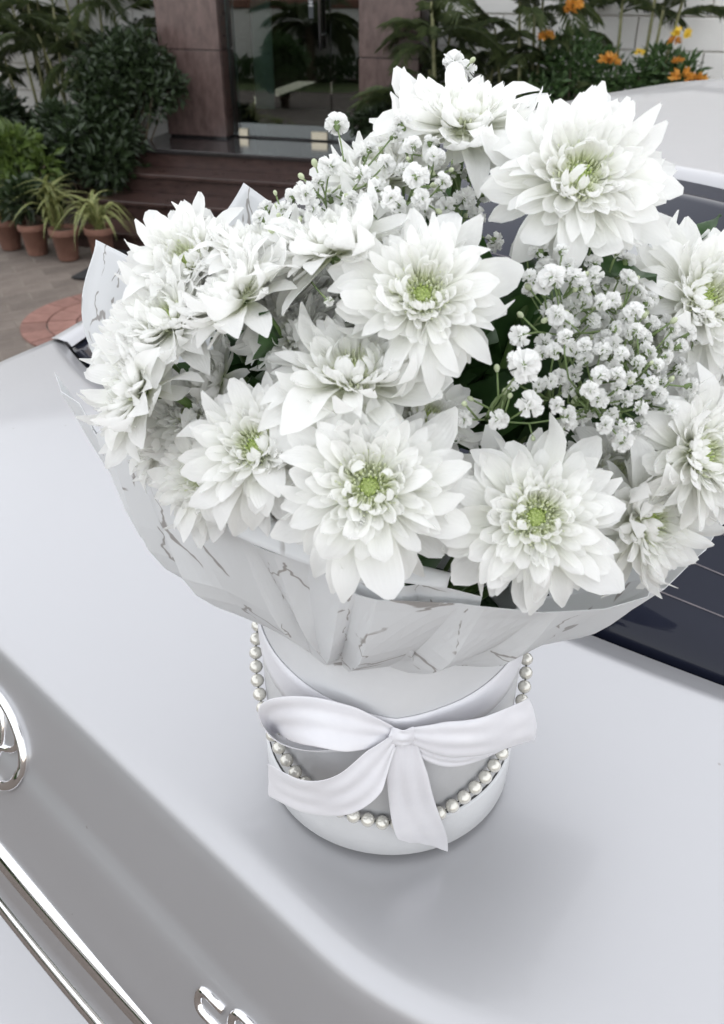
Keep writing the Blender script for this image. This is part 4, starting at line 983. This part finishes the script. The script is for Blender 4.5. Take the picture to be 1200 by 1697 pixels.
# ------------------------------------------------------------------ gypsophila
def gyp_mesh(seed):
    r = random.Random(seed); b = MB()
    for k in range(46):
        d = rdir(r); d.z = d.z*.8+.25; d.normalize(); L = r.uniform(.75, 1.05); s = d.cross(rdir(r)).normalized(); n_ = s.cross(d)
        w_ = r.uniform(.34, .5); p0 = d*.15; p1 = d*L
        b.add([p0, d*L*.6-s*w_*.5+n_*.08, p1-s*w_*.75+n_*r.uniform(-.12, .2), p1+d*.1+n_*r.uniform(-.1, .1), p1+s*w_*.75+n_*r.uniform(-.12, .2), d*L*.6+s*w_*.5+n_*.08], [(0, 1, 2, 3), (0, 3, 4, 5)])
    me = b.me('blossom', False); me.materials.append(M['gyp']); return me
GY = [gyp_mesh(k) for k in range(5)]
bd = MB(); bd.lathe([(0, -1.1), (.45, -.8), (.85, -.1), (.8, .45), (.45, .9), (0, 1.05)], 8); bud_me = bd.me('bud', True); bud_me.materials.append(M['bud'])
def spray(label, pts, seed, root_uv, rs=(12, 18), nbud=10):
    """pts: list of (u, v, dd, rpx or None)"""
    r = random.Random(seed)
    t = thing('gypsophila_spray', label, 'flower', (0, 0, 0), 0, 'gypsophila sprays in the bouquet')
    hub, _ = dome(root_uv[0], root_uv[1], .055); foot = Vector((BX+(hub.x-BX)*.2, BY+(hub.y-BY)*.2, BZ+.16))
    P = [(dome(u, v, dd)[0], rp_ or r.uniform(*rs)) for (u, v, dd, rp_) in pts]
    C0 = sum((p for p, _ in P), Vector())/len(P); t.location = foot
    st = MB(); st.tube([crom([foot, (foot+hub)/2+Vector((.006, 0, .01)), hub], k/8)-foot for k in range(9)], .0016, 6)
    nodes = [hub]; K = max(2, len(P)//4)
    seeds = r.sample(P, K)
    hubs = []
    for (sp, _) in seeds:
        d = (sp-hub); nd = hub+d*.62+Vector((r.gauss(0, .004), r.gauss(0, .004), -.006)); hubs.append(nd)
        mid = hub+d*.3+Vector((r.gauss(0, .004), r.gauss(0, .003), r.gauss(0, .004))); st.tube([crom([hub, mid, nd], k/5)-foot for k in range(6)], [.0009, .0008, .0008, .0007, .0007, .0006], 5)
    for (p, rpx) in P:
        nd = min(hubs, key=lambda h: (h-p).length); mid = nd.lerp(p, .5)+Vector((r.gauss(0, .003), r.gauss(0, .003), r.gauss(0, .003)-.003))
        st.tube([crom([nd, mid, p], k/4)-foot for k in range(5)], [.0006, .0005, .0005, .00045, .00045], 5)
        depth = (p-Vector((0, 0, CAMZ))).dot(-CAMB); rr_ = rpx/FPX*depth
        o = obj('blossom', r.choice(GY), None, t, p-foot); up = (p-nd).normalized()
        o.rotation_mode = 'QUATERNION'; o.rotation_quaternion = Vector((0, 0, 1)).rotation_difference(up) @ Quaternion((0, 0, 1), r.uniform(0, 6)); o.scale = (rr_, rr_, rr_*r.uniform(.7, .95))
        st.tube([p-up*rr_*.75-foot, p-up*rr_*.3-foot, p+up*rr_*.05-foot], [.0009, .0021, .0024], 6)
        if r.random() < nbud/len(P):
            bpnt = mid+rdir(r)*.012+Vector((0, -.002, .006)); st.tube([mid-foot, bpnt-foot], [.0006, .0005], 4)
            bo = obj('bud', bud_me, None, t, bpnt-foot); bo.rotation_mode = 'QUATERNION'; bo.rotation_quaternion = Vector((0, 0, 1)).rotation_difference((bpnt-mid).normalized()); q = r.uniform(.0012, .002); bo.scale = (q, q, q*1.15)
    st.build('stem', M['gypstem'], t, True); return t
rg = random.Random(12)
spray('gypsophila spray behind the left of the middle bloom', [(470, 372, .03, 18), (500, 360, .03, 17), (530, 372, .03, 18), (452, 400, .03, 15), (560, 350, .03, 18), (590, 372, .03, 16), (520, 395, .02, 15), (440, 345, .04, 14), (545, 325, .02, 17), (485, 325, .03, 14)], 9, (540, 420), nbud=8)
spray('gypsophila spray in the gap between the topmost and the upper right bloom', [(740, 345, .03, 19), (770, 330, .03, 20), (790, 360, .04, 18), (725, 315, .03, 18), (800, 320, .05, 18), (750, 285, .04, 17), (780, 290, .05, 17), (705, 352, .02, 17), (820, 400, .05, 17), (600, 262, .03, 17), (635, 240, .03, 16), (700, 215, .04, 17)], 10, (740, 370), nbud=8)
def scatter(n, cu, cv, su, sv, dd0=-.02, dd1=.02, box=None):
    L = []; tries = 0
    while len(L) < n and tries < 4000:
        tries += 1; u, v = rg.gauss(cu, su), rg.gauss(cv, sv)
        if box and not (box[0] < u < box[2] and box[1] < v < box[3]): continue
        if any((a[0]-u)**2+(a[1]-v)**2 < 19**2 for a in L): continue
        L.append((u, v, rg.uniform(dd0, dd1), None))
    return L
spray('gypsophila spray reaching out at the upper left, before the steps', [(558, 205, .0, 21), (548, 275, -.01, 20), (505, 320, -.01, 20), (530, 300, .0, 14), (600, 290, -.01, 17), (640, 270, -.01, 18), (580, 330, 0, 16), (615, 245, .0, 13), (655, 222, -.015, 15), (520, 345, 0, 15)], 1, (600, 360), nbud=14)
spray('dense gypsophila spray between the topmost and the middle bloom', [(690, 292, -.02, 22), (648, 328, -.02, 20), (700, 330, -.01, 18), (665, 205, -.025, 18), (682, 240, -.02, 17), (720, 260, -.01, 18), (735, 300, -.01, 15), (610, 340, -.01, 18), (625, 310, -.01, 16), (668, 280, -.005, 15), (715, 235, -.01, 14), (660, 345, 0, 15)], 2, (670, 350), nbud=14)
spray('little gypsophila tuft sticking up above the topmost bloom', [(752, 103, .03, 19), (775, 115, .035, 16), (762, 125, .03, 15)], 3, (760, 160), nbud=6)
spray('gypsophila spray with small buds left of the middle bloom', [(480, 400, -.01, 13), (455, 375, 0, 13), (430, 362, .01, 14), (500, 425, -.01, 11), (470, 345, .01, 14), (545, 500, -.02, 9), (395, 470, -.01, 8)], 4, (520, 430), nbud=12)
spray('gypsophila spray at the upper part of the right hand mass', scatter(34, 960, 470, 55, 38, -.02, .02, (865, 400, 1110, 550)), 5, (960, 560), nbud=13)
spray('big gypsophila spray filling the right middle of the bouquet', scatter(56, 1000, 615, 75, 45, -.03, .01, (880, 530, 1150, 720)), 6, (960, 660), nbud=13)
spray('gypsophila spray at the right, close to the right edge blooms', scatter(22, 1085, 580, 40, 50, -.02, .015, (1010, 470, 1160, 700)), 7, (1050, 660), nbud=14)
spray('gypsophila blossoms hanging over the dark gap right of the middle', [(868, 606, -.03, 30), (862, 557, -.02, 19), (825, 695, -.01, 18), (770, 695, 0, 15), (878, 672, -.02, 24), (915, 460, -.02, 24), (942, 690, -.01, 18), (1033, 733, -.02, 20), (850, 640, -.01, 10)], 8, (840, 650), nbud=12)
